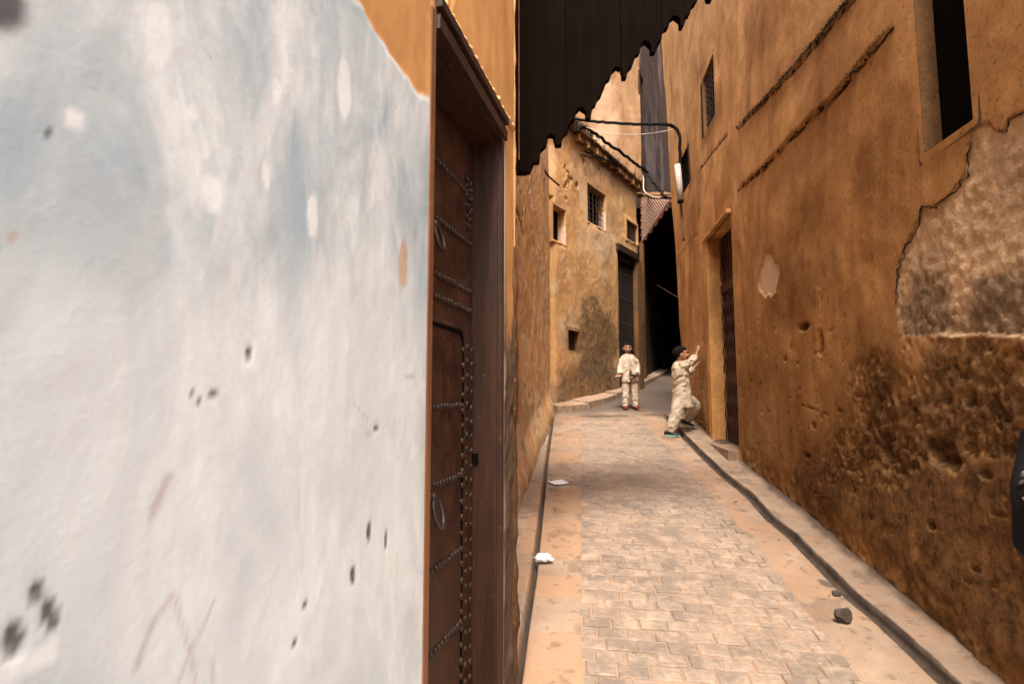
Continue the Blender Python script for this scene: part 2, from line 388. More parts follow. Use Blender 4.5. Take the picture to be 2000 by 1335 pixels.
def floor_fn(X, Y):
    z = SL*Y+.0
    g = ext(gut, Y); gl = ext(gutL, Y); pr = ext(pvR, Y); pl = ext(PVL, Y)
    wob = fbm(X*1.2, Y*1.2, 5)*.03+fbm(X*8, Y*8, 6)*.008+fbm(X*30, Y*30, 7)*.004
    z = z+wob*ss(0, .04, abs(X-g))
    near = 1-ss(PEND+.2, PEND+1.2, Y)
    inpav = (X > pl+.01) & (X < pr-.01) & (Y < PEND)
    z = np.where(inpav, SL*Y-.008+fbm(X*30, Y*30, 7)*.005+fbm(X*3, Y*3, 15)*.008, z)
    ew = fbm(X*3, Y*3, 12)*.03+fbm(X*14, Y*14, 13)*.012
    w_ = .030+.008*fbm(Y*2, Y*0, 3)
    z = z+near*(.03+ew*.12)*ss(g+w_-.002, g+w_+.010, X)                   # raised strip on the right
    z = z-near*.035*(1-ss(w_, w_+.008, abs(X-g)))
    d2 = gl-X; z = z+near*(.035*ss(0, .02+ew*.3, d2)+.13*ss(.05, .6, d2))
    z = z-near*.05*(1-ss(.006, .018, abs(X-gl-.01)))
    z = np.where(X > rx(Y)-.06, z+near*.02*ss(rx(Y)-.06, rx(Y), X), z)
    G = near*(1-ss(w_+.0, w_+.018, abs(X-g-.004)+fbm(X*9, Y*9, 46)*.012))*.95; G = np.maximum(G, near*.95*(1-ss(.006, .022, abs(X-gl-.012))))  # right gutter grime; the left gutter's step shadow is painted as well
    G = np.maximum(G, near*.8*ss(.06, .0, rx(Y)-X+fbm(X*6, Y*6, 8)*.10))
    crack = 1-ss(.0, .05, abs(fbm(X*1.1, Y*.9, 31, 3))); G = G
    far = ss(PEND-.4, PEND+1.5, Y+fbm(X*2, Y*2, 9)*1.6); Rm = far*.85
    B = ((X > pl-.42+fbm(Y*1.4, Y*0, 5)*.05) & (X < pl+.02) & (vn(X*.1, Y*3.1, 77) > .56)).astype(float)*.75*(1-ss(6, 8.6, Y)*.2)
    B = np.maximum(B, ((X > pr-.03) & (X < pr+.12) & (vn(X*.1, Y*2.3, 71) > .40))*.7)
    B = np.maximum(B, .5*(1-ss(.1, .3, abs(fbm(X*1.5, Y*1.5, 41))*3))*(X > pr)*(X < g))
    B = np.maximum(B, inpav*.55)
    for (u_, v_, a1_, a2_) in ((1280, 810, .28, .16), (1180, 812, .5, .12), (1240, 835, .2, .1), (1615, 1140, .05, .07)):
        c_ = fl(u_, v_); G = np.maximum(G, .7*blob(X, Y, c_, a1_, a2_, int(u_), .6, 5))
    sp1 = ss(.12, .2, fbm(X*5, Y*5, 44, 5))*.35+ss(.2, .26, fbm(X*22, Y*22, 45, 3))*.4; G = np.maximum(G, sp1*(~inpav)*near)
    return z, np.stack([Rm, G, B], -1)
ys = spaced(.2, 32, lambda y: max(.009, .0016*y*y*.55+.004))
ps = np.concatenate([np.linspace(-.75, -.03, 60, False), np.linspace(-.03, .05, 26, False), np.linspace(.05, .955, 130, False), np.linspace(.955, 1.04, 34, False), np.linspace(1.04, 1.45, 36), np.linspace(1.5, 5, 50)])
PP, YY = np.meshgrid(ps, ys, indexing='ij')                          # columns follow both gutters
GL_, GR_ = ext(gutL, YY), ext(gut, YY); XX = GL_+(GR_-GL_)*PP
ZZ, MM = floor_fn(XX, YY); ns, nz = XX.shape
a = (np.arange(ns-1)[:, None]*nz+np.arange(nz-1)[None]).ravel(); Fc = np.stack([a, a+nz, a+nz+1, a+1], -1)
alley = mesh('alley_floor', np.stack([XX, YY, ZZ], -1).reshape(-1, 3), Fc.tolist(), m_conc, loc=(1, 4, .48), smooth=True, mask=MM.reshape(-1, 3))
tag(alley, kind='structure')
g = MB().add([(-400, -400, -400*SL-.15), (400, -400, -400*SL-.15), (400, 400, 400*SL-.15), (-400, 400, 400*SL-.15)], [(0, 1, 2, 3)])
tag(g.make('ground', m_kerb, loc=(0, 0, -.15)), kind='structure')
g = MB(); g.hexa([(-3, -8, -8*SL-.1), (4.5, -8, -8*SL-.1), (4.5, .25, .0), (-3, .25, .0), (-3, -8, -8*SL-.02), (4.5, -8, -8*SL-.02), (4.5, .25, .25*SL), (-3, .25, .25*SL)])
mm = g.make('square', m_kerb, loc=(0, -4, -.5)); tag(mm, kind='structure')

# ------------------------------------------------------------------ pavers
def paver_mesh(k, lx=.142, ly=.097, h=.05):
    rnd = random.Random(k); j = lambda s=.0045: rnd.uniform(-s, s); c = .006+rnd.uniform(0, .003)
    out = [(-lx/2+j(), -ly/2+j()), (0+j(), -ly/2+j(.002)), (lx/2+j(), -ly/2+j()), (lx/2+j(), ly/2+j()), (0+j(), ly/2+j(.002)), (-lx/2+j(), ly/2+j())]
    V = [(x, y, -h) for x, y in out]+[(x, y, -.005) for x, y in out]+[(x*(1-2*c/lx), y*(1-2*c/ly), j(.001)) for x, y in out]
    n = 6; Fc = [tuple(range(12, 18))]
    for i in range(n):
        k2 = (i+1) % n; Fc += [(i, k2, k2+n, i+n), (i+n, k2+n, k2+2*n, i+2*n)]
    me = bpy.data.meshes.new('paver'); me.from_pydata(V, [], Fc); me.materials.append(m_paver); return me, V, Fc
PM = [paver_mesh(i) for i in range(8)]
ang = math.atan(DIR); ca, sa = math.cos(-ang), math.sin(-ang)        # across vector leans towards the camera on the right
ax = Vector((ca, sa, 0)); ay = Vector((-sa, ca, SL*ca)).normalized()
ax = Vector((ca, sa, SL*sa)).normalized(); az = ax.cross(ay).normalized(); ay = az.cross(ax)
base_rot = Matrix((ax, ay, az)).transposed()
cands = []
row = 0; y = 1.3; rnd = random.Random(11)
while True:
    xl = float(ext(PVL, np.array(y))); xr = float(ext(pvR, np.array(y)))
    if y > PEND: break
    w = xr-xl; step = .148; off = (row % 2)*.074+.02*math.sin(row*1.7); x = -off
    drift = .02*math.sin(row*.35)
    while x < w-.02:
        a0, a1 = max(x, 0), min(x+.142, w)
        if a1-a0 > .035:
            cxx = xl+(a0+a1)/2; yy = y-((a0+a1)/2)*DIR+.006*math.sin((a0+a1)*3+row*.2)
            cands.append((Vector((cxx, yy, SL*yy)), (a1-a0)/.142))
        x += step
    y += .105; row += 1
vis = [c for c in cands if c[0].y > 1.9]; vis.sort(key=lambda c: c[0].y)
early = [c for c in cands if c[0].y <= 1.9]
n_ind = 300
for k, (p, s_) in enumerate(vis[:n_ind]):
    q = p.copy(); q.z += rnd.uniform(-.003, .003)
    rot = (Matrix.Rotation(rnd.gauss(0, .006), 3, 'X') @ Matrix.Rotation(rnd.gauss(0, .006), 3, 'Y') @ Matrix.Rotation(rnd.gauss(0, .008), 3, 'Z') @ base_rot).to_euler()
    inst('paver', PM[rnd.randrange(8)][0], alley, q, rot, (s_, 1, 1))
m = MB()
for p, s_ in vis[n_ind:]+early:
    _, V, Fc = PM[rnd.randrange(8)]; dz = rnd.uniform(-.003, .003)
    m.add([tuple(base_rot @ Vector((v[0]*s_, v[1], v[2]))+p+Vector((0, 0, dz))) for v in V], Fc)
tag(m.make('paving', m_paver, alley), kind='stuff')

# ------------------------------------------------------------------ whitewashed house with the studded door (left, near)
house = thing('house', (DW.P(2.9, .2, -.3)), 'near whitewashed house wall on the left with a studded iron door', 'house')
sA, sB = DW.s_at(832), DW.s_at(984); zT = DW.sz(983, 276)[1]; Ld = DW.L
def dpx(pts): return DW.px(pts)
och = dpx([(690, 0), (712, 30), (735, 70), (760, 110), (790, 150), (806, 172), (822, 184), (840, 190), (900, -60), (760, -260), (600, -200)])
darks = [((-25, -25), 95, 90, 2), ((70, 1152), 16, 20, 3), ((92, 1190), 14, 26, 13), ((30, 1245), 22, 28, 4), ((105, 1215), 10, 22, 5), ((485, 690), 9, 9, 6), ((691, 1122), 5, 14, 7), ((735, 838), 5, 4, 8), ((722, 1035), 4, 18, 9),
         ((755, 1050), 3, 16, 10), ((575, 1250), 5, 6, 11), ((595, 1182), 4, 8, 12), ((100, 262), 7, 5, 14), ((65, 258), 8, 6, 15), ((60, 985), 10, 5, 33), ((120, 1060), 8, 4, 34), ((88, 1008), 8, 6, 35)]
whites = [((315, 60), 26, 58, 16), ((145, 228), 20, 18, 17), ((540, 180), 9, 26, 18), ((375, 220), 9, 14, 19), ((415, 375), 22, 35, 20), ((483, 708), 14, 12, 21), ((60, 1290), 50, 30, 22), ((402, 298), 8, 14, 23), ((520, 340), 8, 30, 24), ((672, 180), 12, 60, 36), ((610, 420), 12, 40, 37)]
och_s = [((787, 515), 9, 48, 25), ((22, 458), 10, 12, 26), ((691, 1135), 4, 12, 27)]
def white_fn(S, Z):
    D = fbm(S*2.2, Z*1.6, 51)*.008+fbm(S*9, Z*6, 52)*.002+fbm(S*35, Z*25, 53)*.0010
    M = np.zeros(S.shape+(3,))
    sd_ = poly_sd(S, Z, och)+fbm(S*7, Z*5, 54)*.05+fbm(S*40, Z*22, 59)*.012
    M[..., 0] = ss(.006, -.006, sd_); D = D-.004*M[..., 0]
    for lst, ch in ((darks, 1), (whites, 2), (och_s, 0)):
        for (c, ru, rv, sd2) in lst:
            cs, cz = DW.sz(*c); rs = abs(DW.sz(c[0]+ru, c[1])[0]-cs); rz = abs(DW.sz(c[0], c[1]+rv)[1]-cz)
            b_ = blob(S, Z, (cs, cz), rs*1.1, rz*1.1, sd2, .35, .6/max(rs, .004)); M[..., ch] = np.maximum(M[..., ch], b_*(.85 if ch == 1 else (.9 if ch == 2 else .6)))
            if ch == 1: D = D-b_*min(rs, .010)*.2*(c[1] > 100)
    for k, ln in enumerate([[(340, 1160), (372, 1270), (385, 1335)], [(420, 1170), (378, 1265), (350, 1335)], [(340, 1160), (300, 1215), (268, 1300)], [(415, 1290), (420, 1335)], [(375, 770), (388, 782)], [(405, 772), (432, 760)],
                            [(685, 780), (735, 838)], [(670, 862), (735, 842)], [(770, 735), (812, 735)], [(775, 1080), (772, 1270)], [(330, 930), (300, 1000)]]):
        q = seg_dist(S, Z, DW.px(ln)); wd = (.0022, .0022, .003, .003, .0022, .002, .0008, .0008, .0008, .0011, .005)[k]
        col = ss(wd*1.6, wd*.4, q*.75+fbm(S*60, Z*60, 60+k)*.0012); M[..., 0] = np.maximum(M[..., 0], col*(.35 if k not in (4, 5) else .2)); M[..., 1] = np.maximum(M[..., 1], col*(.16 if k not in (4, 5) else .8))
    lowp = ss(.1, -.12, poly_sd(S, Z, DW.px([(-80, 420), (200, 520), (420, 640), (560, 590), (720, 590), (830, 640), (830, 1500), (-80, 1500)]))+fbm(S*4, Z*4, 68)*.25); M[..., 2] = np.maximum(M[..., 2], lowp*.5*(1-M[..., 0]))
    e = ss(.02, .0, abs(S-sA)); D = D+e*fbm(Z*9, S*0, 55)*.012
    M[..., 0] = np.maximum(M[..., 0], ss(.006, .0, abs(S-sA+.002)+fbm(S*80, Z*9, 56)*.010)*.8)
    far = ss(sB-.01, sB+.03, S)                                      # the ochre strip beyond the door
    M[..., 0] = np.maximum(M[..., 0], far); up = ss(zT-.1, zT+.05, Z)*ss(sA-.02, sA+.03, S); M[..., 0] = np.maximum(M[..., 0], up)
    low = ss(2.25, 1.75, Z+fbm(S*9, Z*3, 57)*.9)
    M[..., 1] = np.maximum(M[..., 1], far*low*.9); D = D+far*(fbm(S*16, Z*10, 58)*.035*low)
    base = ss(.55, .15, Z-SL*2.2+fbm(S*3, Z*3, 61)*.4)*.0; 
    lf = ss(1.18, .9, S)                                            # wall behind the picture's left edge
    return D*(1-ss(Ld-.02, Ld, S)*0), M
S = spaced(0, Ld, lambda s: .012 if s < .9 else .0065, (sA, sB)); Zw = np.concatenate([np.arange(-.4, 3.6, .011), np.arange(3.6, 5.61, .05)])
Zw = Zw.copy(); Zw[np.argmin(abs(Zw-zT))] = zT
wall_grid('wall', DW, S, Zw, white_fn, [(sA, sB, -.5, zT)], m_white, house, None, .035)
# end of the wall at the corner and thickness behind
endW = Wall(DW.P(Ld, 0)[:2], DW.P(Ld, 0, -.9)[:2], 1)
if endW.n[1] < 0: endW.n = -endW.n
mb = MB(); DW.box(mb, -.0, sA-.06, -.5, 5.6, -.75, -.05); DW.box(mb, sB+.06, Ld-.012, -.5, 5.6, -.75, -.05); DW.box(mb, sA-.06, sB+.06, zT+.06, 5.6, -.75, -.05); DW.box(mb, sA-.1, sB+.1, -.5, zT+.06, -.75, -.26)
DW.box(mb, -6, -.01, -1, 8.5, -.75, 0); DW.box(mb, -.0, Ld-.012, 5.6, 8.5, -.9, -.0); mb.make('wall_core', m_rubble, house)  # rear and upper blocks are unseen, added to cut skylight in the alley
def edge_fn(S, Z):
    low = ss(2.35, 1.6, Z+fbm(S*9+4, Z*3, 57)*.9)
    D = fbm(S*6, Z*5, 62)*.03+low*fbm(S*14, Z*12, 63)*.05
    M = np.zeros(S.shape+(3,)); M[..., 1] = low*.8; return D, M
EW = endW.shifted(.004)
wall_grid('side_wall', EW, np.arange(0, .9, .02), Zw, edge_fn, [], m_left, house)
mb = MB(); rndc = random.Random(3)                                   # ragged plaster arris that closes the corner
pts = []; 
for i in range(260):
    z = -.4+i*.0232; pts.append(DW.P(Ld-.006, z, -.012))
tb = MB().tube(pts, [.017+.007*float(fbm(np.array([i*.35]), np.array([0.]), 9)[0]) for i in range(260)], 8)
V = np.array(tb.V); low = ss(2.5, 2.0, V[:, 2]+fbm(V[:, 2]*3, V[:, 2]*0, 57)*.5)
cen = np.repeat(np.array([tuple(p) for p in pts]), 8, 0); jag = fbm(V[:, 2]*11, V[:, 0]*15, 91, 5)
V = cen+(V-cen)*(1+low*.55+jag*(.5+1.3*low))[:, None]
F_lo = [f for f in tb.F[:-2] if V[f[0], 2] < 2.25]; F_hi = [f for f in tb.F[:-2] if V[f[0], 2] >= 2.25]
for F_, mt in ((F_lo, m_decay), (F_hi, m_left)):
    idx = sorted({i for f in F_ for i in f}); mp = {i: k for k, i in enumerate(idx)}
    mesh('corner_plaster', V[idx], [tuple(mp[i] for i in f) for f in F_], mt, house, smooth=True, mask=np.zeros((len(idx), 3)))
# frame
DLr = .125                                                           # depth of the leaf behind the wall face
LF = DW.shifted(-DLr)
jn = MB(); DW.box(jn, sA+.001, sA+.030, -.4, zT+.055, -.16, .004); jn.make('door_jamb', m_woodlit, house)
jf = MB(); sJ = sB-.030
DW.box(jf, sJ, sB-.001, -.4, zT, -.16, -.004); DW.box(jf, sJ-.014, sJ-.0005, -.4, zT-.012, -.16, -.018); DW.box(jf, sJ-.006, sJ+.012, -.4, zT-.004, -.06, .003)
jf.make('door_jamb', m_wood, house)
lt = MB(); DW.box(lt, sA+.031, sJ+.001, zT-.005, zT+.11, -.16, .002); DW.box(lt, sA+.031, sB, zT+.006, zT+.05, .002, .016); DW.box(lt, sA+.031, sB, zT+.075, zT+.105, .002, .022)
DW.box(lt, sA+.031, sJ-.001, zT-.03, zT-.0055, -.16, -.03)
lt.make('lintel', m_wood, house)
hd = MB(); hp = [DW.P(sA+.02+i*.02, zT+.125+.006*math.sin(i*1.7)+float(fbm(np.array([i*.5]), np.array([3.]), 8)[0])*.02, .0) for i in range(int((Ld-sA-.03)/.02))]
hd.tube(hp, [.013+.005*math.sin(i*2.1) for i in range(len(hp))], 7); hd.make('plaster_edge', m_left, house, smooth=True)
# leaf
lm = MB(); LF.box(lm, sA-.02, sJ-.016, -.4, zT-.032, -.05, 0.); door = lm.make('door', m_iron, house)
rowpx = [332, 440, 545, 587, 793, 938, 1095, 1245]
zr = [LF.sz(868, v)[1] for v in rowpx]; s0, s1 = sA+.005, sJ-.035
sW = LF.s_at(905)                                                    # far edge of the wicket
zW = LF.sz(880, 634)[1]
pm = MB()                                                            # overlapping iron sheets
zs = sorted(zr)
edges = [-.4]+zs+[zT-.04]
for i, (a_, b_) in enumerate(zip(edges[:-1], edges[1:])):
    x0, x1 = s0-.01, (sW-.012 if b_ < zW+.01 else s1)
    q = MB(); LF.box(q, x0, x1, a_+.004, b_-.004, .0, .0035+.002*(i % 2)); q.make('iron_sheet', m_iron, door)
wk = MB()
rim = [(sW-.008, -.4), (sW-.008, zW-.05), (sW-.02, zW-.02), (sW-.05, zW-.004), (s0-.01, zW)]
wk.tube([LF.P(a_, b_, .006) for a_, b_ in rim], .008, 8); wk.make('wicket_rim', m_stud, door, smooth=True)
gp = MB(); gp.tube([LF.P(a_-.014, b_-.016, .0045) for a_, b_ in rim], .0055, 6); gp.make('wicket_gap', m_black, door)
sb = MB(); LF.box(sb, sW+.008, s1+.006, -.4, zW+.02, .0, .008); sb.make('door_stile', m_iron, door)
stm = MB().ball((0, 0, 0), .0125, 10, 6); me_stud = bpy.data.meshes.new('stud'); me_stud.from_pydata([(v[0], v[1], v[2]) for v in stm.V], [], stm.F); me_stud.materials.append(m_stud)
me_stud.polygons.foreach_set('use_smooth', [True]*len(me_stud.polygons))
sp_list = []
for z in zs:
    x = s0+.005; xe = sW-.03 if z < zW else s1
    while x < xe: sp_list.append((x, z)); x += .031
    if z > zW: continue
z = -.2
while z < zW-.03:
    sp_list += [(sW-.027, z), (sW+.022, z+.02), (s1-.004, z+.008)] if sW+.05 < s1 else [(sW-.027, z), (sW+.02, z+.02)]
    z += .058
for (x, z) in sp_list[:300]:
    k = rnd.uniform(.85, 1.15); inst('stud', me_stud, door, LF.P(x+rnd.uniform(-.002, .002), z+rnd.uniform(-.003, .003), .0075), (0, 0, math.atan2(LF.n[1], LF.n[0])), (.7*k, k, k))
def ring_at(u, v, h, r=.007, mat=m_ring):
    s_, z_ = LF.sz(u, v); q = MB(); w = h*.36
    q.tube([LF.P(s_+w*math.sin(t), z_-h/2+h/2*math.cos(t), .02+.012*(1-math.cos(t))) for t in np.linspace(0, 2*math.pi, 25)], [r*(.8+.5*(1-math.cos(t))/2) for t in np.linspace(0, 2*math.pi, 25)], 8)
    q.make('knocker_ring', mat, door, smooth=True)
    q = MB(); q.ball(LF.P(s_, z_, .014), (.016, .016, .02), 10, 8); q.tube([LF.P(s_, z_, 0), LF.P(s_, z_, .012)], .024, 12); q.make('knocker_boss', m_stud, door, smooth=True)
ring_at(839, 972, .095, .006); ring_at(842, 440, .09, .007, m_stud)
s_, z_ = LF.sz(912, 350); q = MB()                                   # pierced iron lock plate, pointed at the foot
zb = LF.sz(912, 452)[1]; H = z_-zb
for t, wd in ((0, .018), (.12, .030), (.3, .034), (.5, .032), (.7, .024), (.85, .014)):
    zc = z_-H*t; LF.box(q, s_-wd, s_+wd, zc-H*.13, zc, .002, .010)
    for sx in (-wd, wd): q.ball(LF.P(s_+sx, zc-H*.05, .008), .010, 8, 5)
q.tube([LF.P(s_, z_-H*.9, .006), LF.P(s_, zb, .006)], [.008, .002], 6)
for t in np.linspace(.1, .8, 6): q.ball(LF.P(s_+.006*math.sin(t*20), z_-H*t, .012), .009, 8, 5)
q.make('lock_plate', m_stud, door)
s_, z_ = LF.sz(921, 895); q = MB(); LF.box(q, s_-.012, s_+.02, z_-.022, z_+.022, .006, .03); q.make('door_latch', m_black, door)
s_, z_ = LF.sz(930, 405); q = MB(); LF.box(q, s_-.02, s_+.012, z_-.01, z_+.01, .004, .03); q.make('door_bolt', m_stud, door)

# ------------------------------------------------------------------ ochre wall house on the left beyond
LWs = -LW.P(0, 0)[1]+0
s_start = -(LW.p0[1]-1.9)/LW.d[1]
lh = thing('house', LW.P(0, gz(5), -.3), 'pale ochre house wall between the studded door and the corner house', 'house')
def lw_fn(S, Z):
    y = LW.p0[1]+S*LW.d[1]; h = Z-SL*y
    D = fbm(S*1.2, Z*1.3, 21)*.06+fbm(S*5, Z*4, 22)*.012+fbm(S*18, Z*14, 23)*.006
    M = np.zeros(S.shape+(3,))
    pit = ss(.18, .3, fbm(S*11, Z*7, 25)); band = ss(2.0, 2.8, h)*ss(4.6, 3.6, h)+ss(1.4, .7, h)
    pit2 = ss(.16, .24, fbm(S*30, Z*18, 30, 3)); D = D-pit*.022*band-pit2*.008; M[..., 1] = np.maximum(pit*band*.8, pit2*.5)
    M[..., 0] = ss(.06, .16, fbm(S*2.2, Z*2.2, 26)+ss(1.2, .3, h)*.12)*.75
    M[..., 2] = ss(.12, .2, fbm(S*3, Z*2, 27))*.5
    for pts in ([(1003, 405), (1012, 415), (1020, 440), (1022, 460)],):
        q = seg_dist(S, Z, LW.px(pts)); c = ss(.05, .01, q+fbm(S*9, Z*9, 28)*.03); M[..., 1] = np.maximum(M[..., 1], c*.9); D = D-c*.02
    M[..., 1] = np.maximum(M[..., 1], ss(.22, .02, h+fbm(S*4, Z*4, 29)*.2)*.5)
    D = D+.10*ss(.5, 0, h)
    return D*ss(LW.L+.2, LW.L-.2, S), M
S = spaced(s_start, LW.L, lambda s: .02); Z = np.arange(.1, 7.3, .022)
wall_grid('wall', LW, S, Z, lw_fn, [], m_left, lh)
q = MB(); LW.box(q, s_start, LW.L-.05, 0, 7.28, -1.6, -.09); q.make('wall_core', m_rubble, lh)

# ------------------------------------------------------------------ corner house
ch = thing('house', CH.P(2.5, gz(12), -.3), 'ochre corner house with grilled windows facing down the alley', 'house')
def cop(u0, v0, u1, v1):                                             # opening from its upper left and lower right pixel
    a, z1 = CH.sz(u0, v0); b, z0 = CH.sz(u1, v1); return (a, b, z0, z1)
win1 = cop(1080, 397, 1106, 470); win2 = cop(1147, 356, 1184, 438); win3 = cop(1224, 427, 1246, 478); niche = cop(1110, 643, 1132, 686)
w1 = (win1[0], win1[1], CH.sz(1080, 466)[1], win1[3]); w2 = (win2[0], win2[1], CH.sz(1147, 430)[1], win2[3]); w3 = (win3[0], win3[1], win3[2], win3[3])
da, db = CH.s_at(1211), CH.s_at(1246); dzt = CH.sz(1211, 492)[1]
Lc = CH.s_at(1257); zc = CH.sz(1257, 352)[1]; ztop = CH.sz(1130, 262)[1]
def hfl(S): return SL*(CH.p0[1]+S*CH.d[1])
def ch_fn(S, Z):
    h = Z-hfl(S); D = fbm(S*.9, Z*.9, 71)*.08+fbm(S*4, Z*4, 72)*.012+fbm(S*16, Z*14, 73)*.010
    M = np.zeros(S.shape+(3,))
    q = fbm(S*1.5, Z*1.3, 74)
    st = poly_sd(S, Z, CH.px([(1118, 640), (1135, 610), (1160, 585), (1185, 590), (1206, 640), (1206, 780), (1140, 790), (1100, 780), (1110, 700)]))+fbm(S*2.6, Z*2.2, 75, 5)*1.3
    st = ss(.35, -.45, st+fbm(S*9, Z*9, 85, 4)*.6); M[..., 1] = st*.85
    M[..., 1] = np.maximum(M[..., 1], ss(.9, .0, h+fbm(S*2.5, Z*2.5, 76)*1.3)*.7)
    M[..., 0] = ss(.0, .25, fbm(S*1.8, Z*1.8, 77)-.02+ss(1.6, .4, h)*.12)*.7
    pl = ss(.12, .2, fbm(S*3.5+3, Z*3, 78)); M[..., 2] = pl*.35*(1-st)
    M[..., 2] = np.maximum(M[..., 2], ss(.15, -.1, poly_sd(S, Z, CH.px([(1140, 400), (1190, 380), (1205, 470), (1170, 500), (1130, 480)]))+fbm(S*3, Z*3, 80))*.25)
    for (u, v, du, dv) in ((1142, 316, 5, 5), (1170, 330, 4, 5), (1196, 345, 4, 5), (1128, 362, 4, 5), (1080, 386, 2, 7)):
        c = CH.sz(u, v); b_ = blob(S, Z, c, .05, .06, 3, .3, 12); D = D-b_*.09; M[..., 1] = np.maximum(M[..., 1], b_*.95)
        c2 = CH.sz(u+2, v+16); b_ = blob(S, Z, c2, .03, .14, 4, .3, 12); M[..., 1] = np.maximum(M[..., 1], b_*.5)
    c = CH.sz(1108, 352); b_ = blob(S, Z, c, .20, .30, 5, .9, 9)*ss(.0, .12, fbm(S*14, Z*12, 79)); M[..., 1] = np.maximum(M[..., 1], b_*.8); D = D-b_*.03
    c = CH.sz(1122, 345); b_ = blob(S, Z, c, .12, .30, 6, .9, 9)*ss(.0, .12, fbm(S*14, Z*12, 81)); M[..., 1] = np.maximum(M[..., 1], b_*.7)
    q = seg_dist(S, Z, CH.px([(1135, 300), (1165, 308), (1200, 332), (1235, 352), (1256, 380)])); D = D+.03*ss(.03, .0, q); M[..., 1] = np.maximum(M[..., 1], ss(.16, .02, q+fbm(S*6, Z*6, 82)*.22)*.6)
    M[..., 0] = np.maximum(M[..., 0], ss(.45, .2, q+fbm(S*5, Z*5, 83)*.5)*.6)
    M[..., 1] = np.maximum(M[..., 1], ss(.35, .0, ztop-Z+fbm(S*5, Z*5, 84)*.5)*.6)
    e = .25*ss(.35, .0, S)**2; D = D-e                               # soft fold towards the next wall
    D = D-.18*ss(Lc-.25, Lc, S)**2                                    # rounded far corner
    return D, M
S = spaced(-.12, Lc, lambda s: .022, (w1[0], w1[1], w2[0], w2[1], w3[0], w3[1], da, db, niche[0], niche[1])); Z = np.arange(1.0, ztop, .024)
for e in (w1[2], w1[3], w2[2], w2[3], w3[2], w3[3], dzt, niche[2], niche[3]): Z[np.argmin(abs(Z-e))] = e
wall_grid('wall', CH, S, Z, ch_fn, [w1, w2, w3, niche, (da, db, .5, dzt)], m_corner, ch)
q = MB()
CH.box(q, -.5, Lc-.02, .8, ztop-.02, -2.2, -.75); CH.box(q, Lc-.14, Lc-.07, .8, ztop-.02, -.75, -.20)
q.make('wall_core', m_rubble, ch)
# rough blocks round the openings
for W_ in (w1, w2, w3): recess(CH, W_, .20, m_corner, ch)
recess(CH, niche, .2, m_rubble, ch, 'niche'); recess(CH, (da, db, .6, dzt), .07, m_rubble, ch, 'door_reveal')
q = MB(); CH.box(q, niche[0]-.02, niche[1]+.02, niche[2]-.02, niche[3]+.02, -.22, -.12); q.make('niche_board', m_wood, ch)
for W_, nh, nv in ((w1, 0, 0), (w2, 5, 7), (w3, 6, 9)):
    q = MB(); CH.box(q, W_[0]-.02, W_[1]+.02, W_[2]-.02, W_[3]+.02, -.26, -.205); wn_ = q.make('window', m_black, ch)
    if nh:
        off = -.06 if nv == 7 else -.05
        for i in range(1, nh): 
            s_ = W_[0]+(W_[1]-W_[0])*i/nh; b = MB(); b.tube([CH.P(s_, W_[2], off), CH.P(s_, W_[3], off)], .009, 6); b.make('grille_bar', m_stud, wn_)
        for i in range(1, nv):
            z_ = W_[2]+(W_[3]-W_[2])*i/nv; b = MB(); b.tube([CH.P(W_[0], z_, off-.012), CH.P(W_[1], z_, off-.012)], .009, 6); b.make('grille_bar', m_stud, wn_)
    l = MB(); l.tube([CH.P(W_[0]-.02+(W_[1]-W_[0]+.05)*j/8, W_[2]-.03+rnd.uniform(-.012, .012), -.02) for j in range(9)], [.028+rnd.uniform(-.01, .012) for j in range(9)], 7); l.make('window_sill', m_corner, ch, smooth=True)
for W_ in (w1, w2):
    q = MB(); CH.box(q, W_[1]-.006, W_[1]-.0005, W_[2]+.01, W_[2]+(W_[3]-W_[2])*.55, -.19, -.01); q.make('lime_patch', m_lime, ch)
# door with lintel and pilaster
q = MB(); CH.box(q, da-.02, db+.02, .9, dzt+.02, -.13, -.072); cd = q.make('door', m_pass, ch)
for k in range(5):
    zz = hfl(da)+.5+k*.62; 
    for j in range(7): inst('stud', me_stud, cd, CH.P(da+.08+j*(db-da-.16)/6, zz, -.068), (0, 0, 0), (1.3, 1.3, 1.3))
q = MB(); CH.box(q, da-.09, db+.10, dzt+.0, dzt+.16, -.06, .07); CH.box(q, da+.01, db-.01, dzt-.17, dzt-.002, -.068, -.01); q.make('lintel', m_wood, ch)
q = MB(); CH.box(q, db+.004, Lc-.05, 1.2, dzt-.01, -.15, .045); q.make('pilaster', m_rubble, ch)
q = MB(); CH.box(q, da, db, hfl(da)-.1, hfl(da)+.16, -.065, .05); q.make('threshold', m_kerb, ch)
# eaves: corbel bricks under a ragged weedy coping
n = 26
for i in range(n):
    s_ = CH.s_at(1128)+(Lc-CH.s_at(1128))*i/n; w_ = (Lc-CH.s_at(1128))/n; zt = ztop-.05+rnd.uniform(-.02, .02)
    q = MB(); CH.box(q, s_+.02, s_+w_*.72, zt-.14, zt, -.1, .085+rnd.uniform(0, .03)); q.make('corbel_brick', m_rubble if i % 3 else m_corner, ch)
q = MB(); hp = []; 
for i in range(80):
    s_ = -.1+(Lc+.1)*i/79; hp.append(CH.P(s_, ztop+.0+.05*float(fbm(np.array([i*.4]), np.array([0.]), 3)[0]), .02))
q.tube(hp, [(.075+.05*float(fbm(np.array([i*.6]), np.array([5.]), 3)[0]), .14) for i in range(80)], 8); q.make('coping', m_rubble, ch, smooth=True)
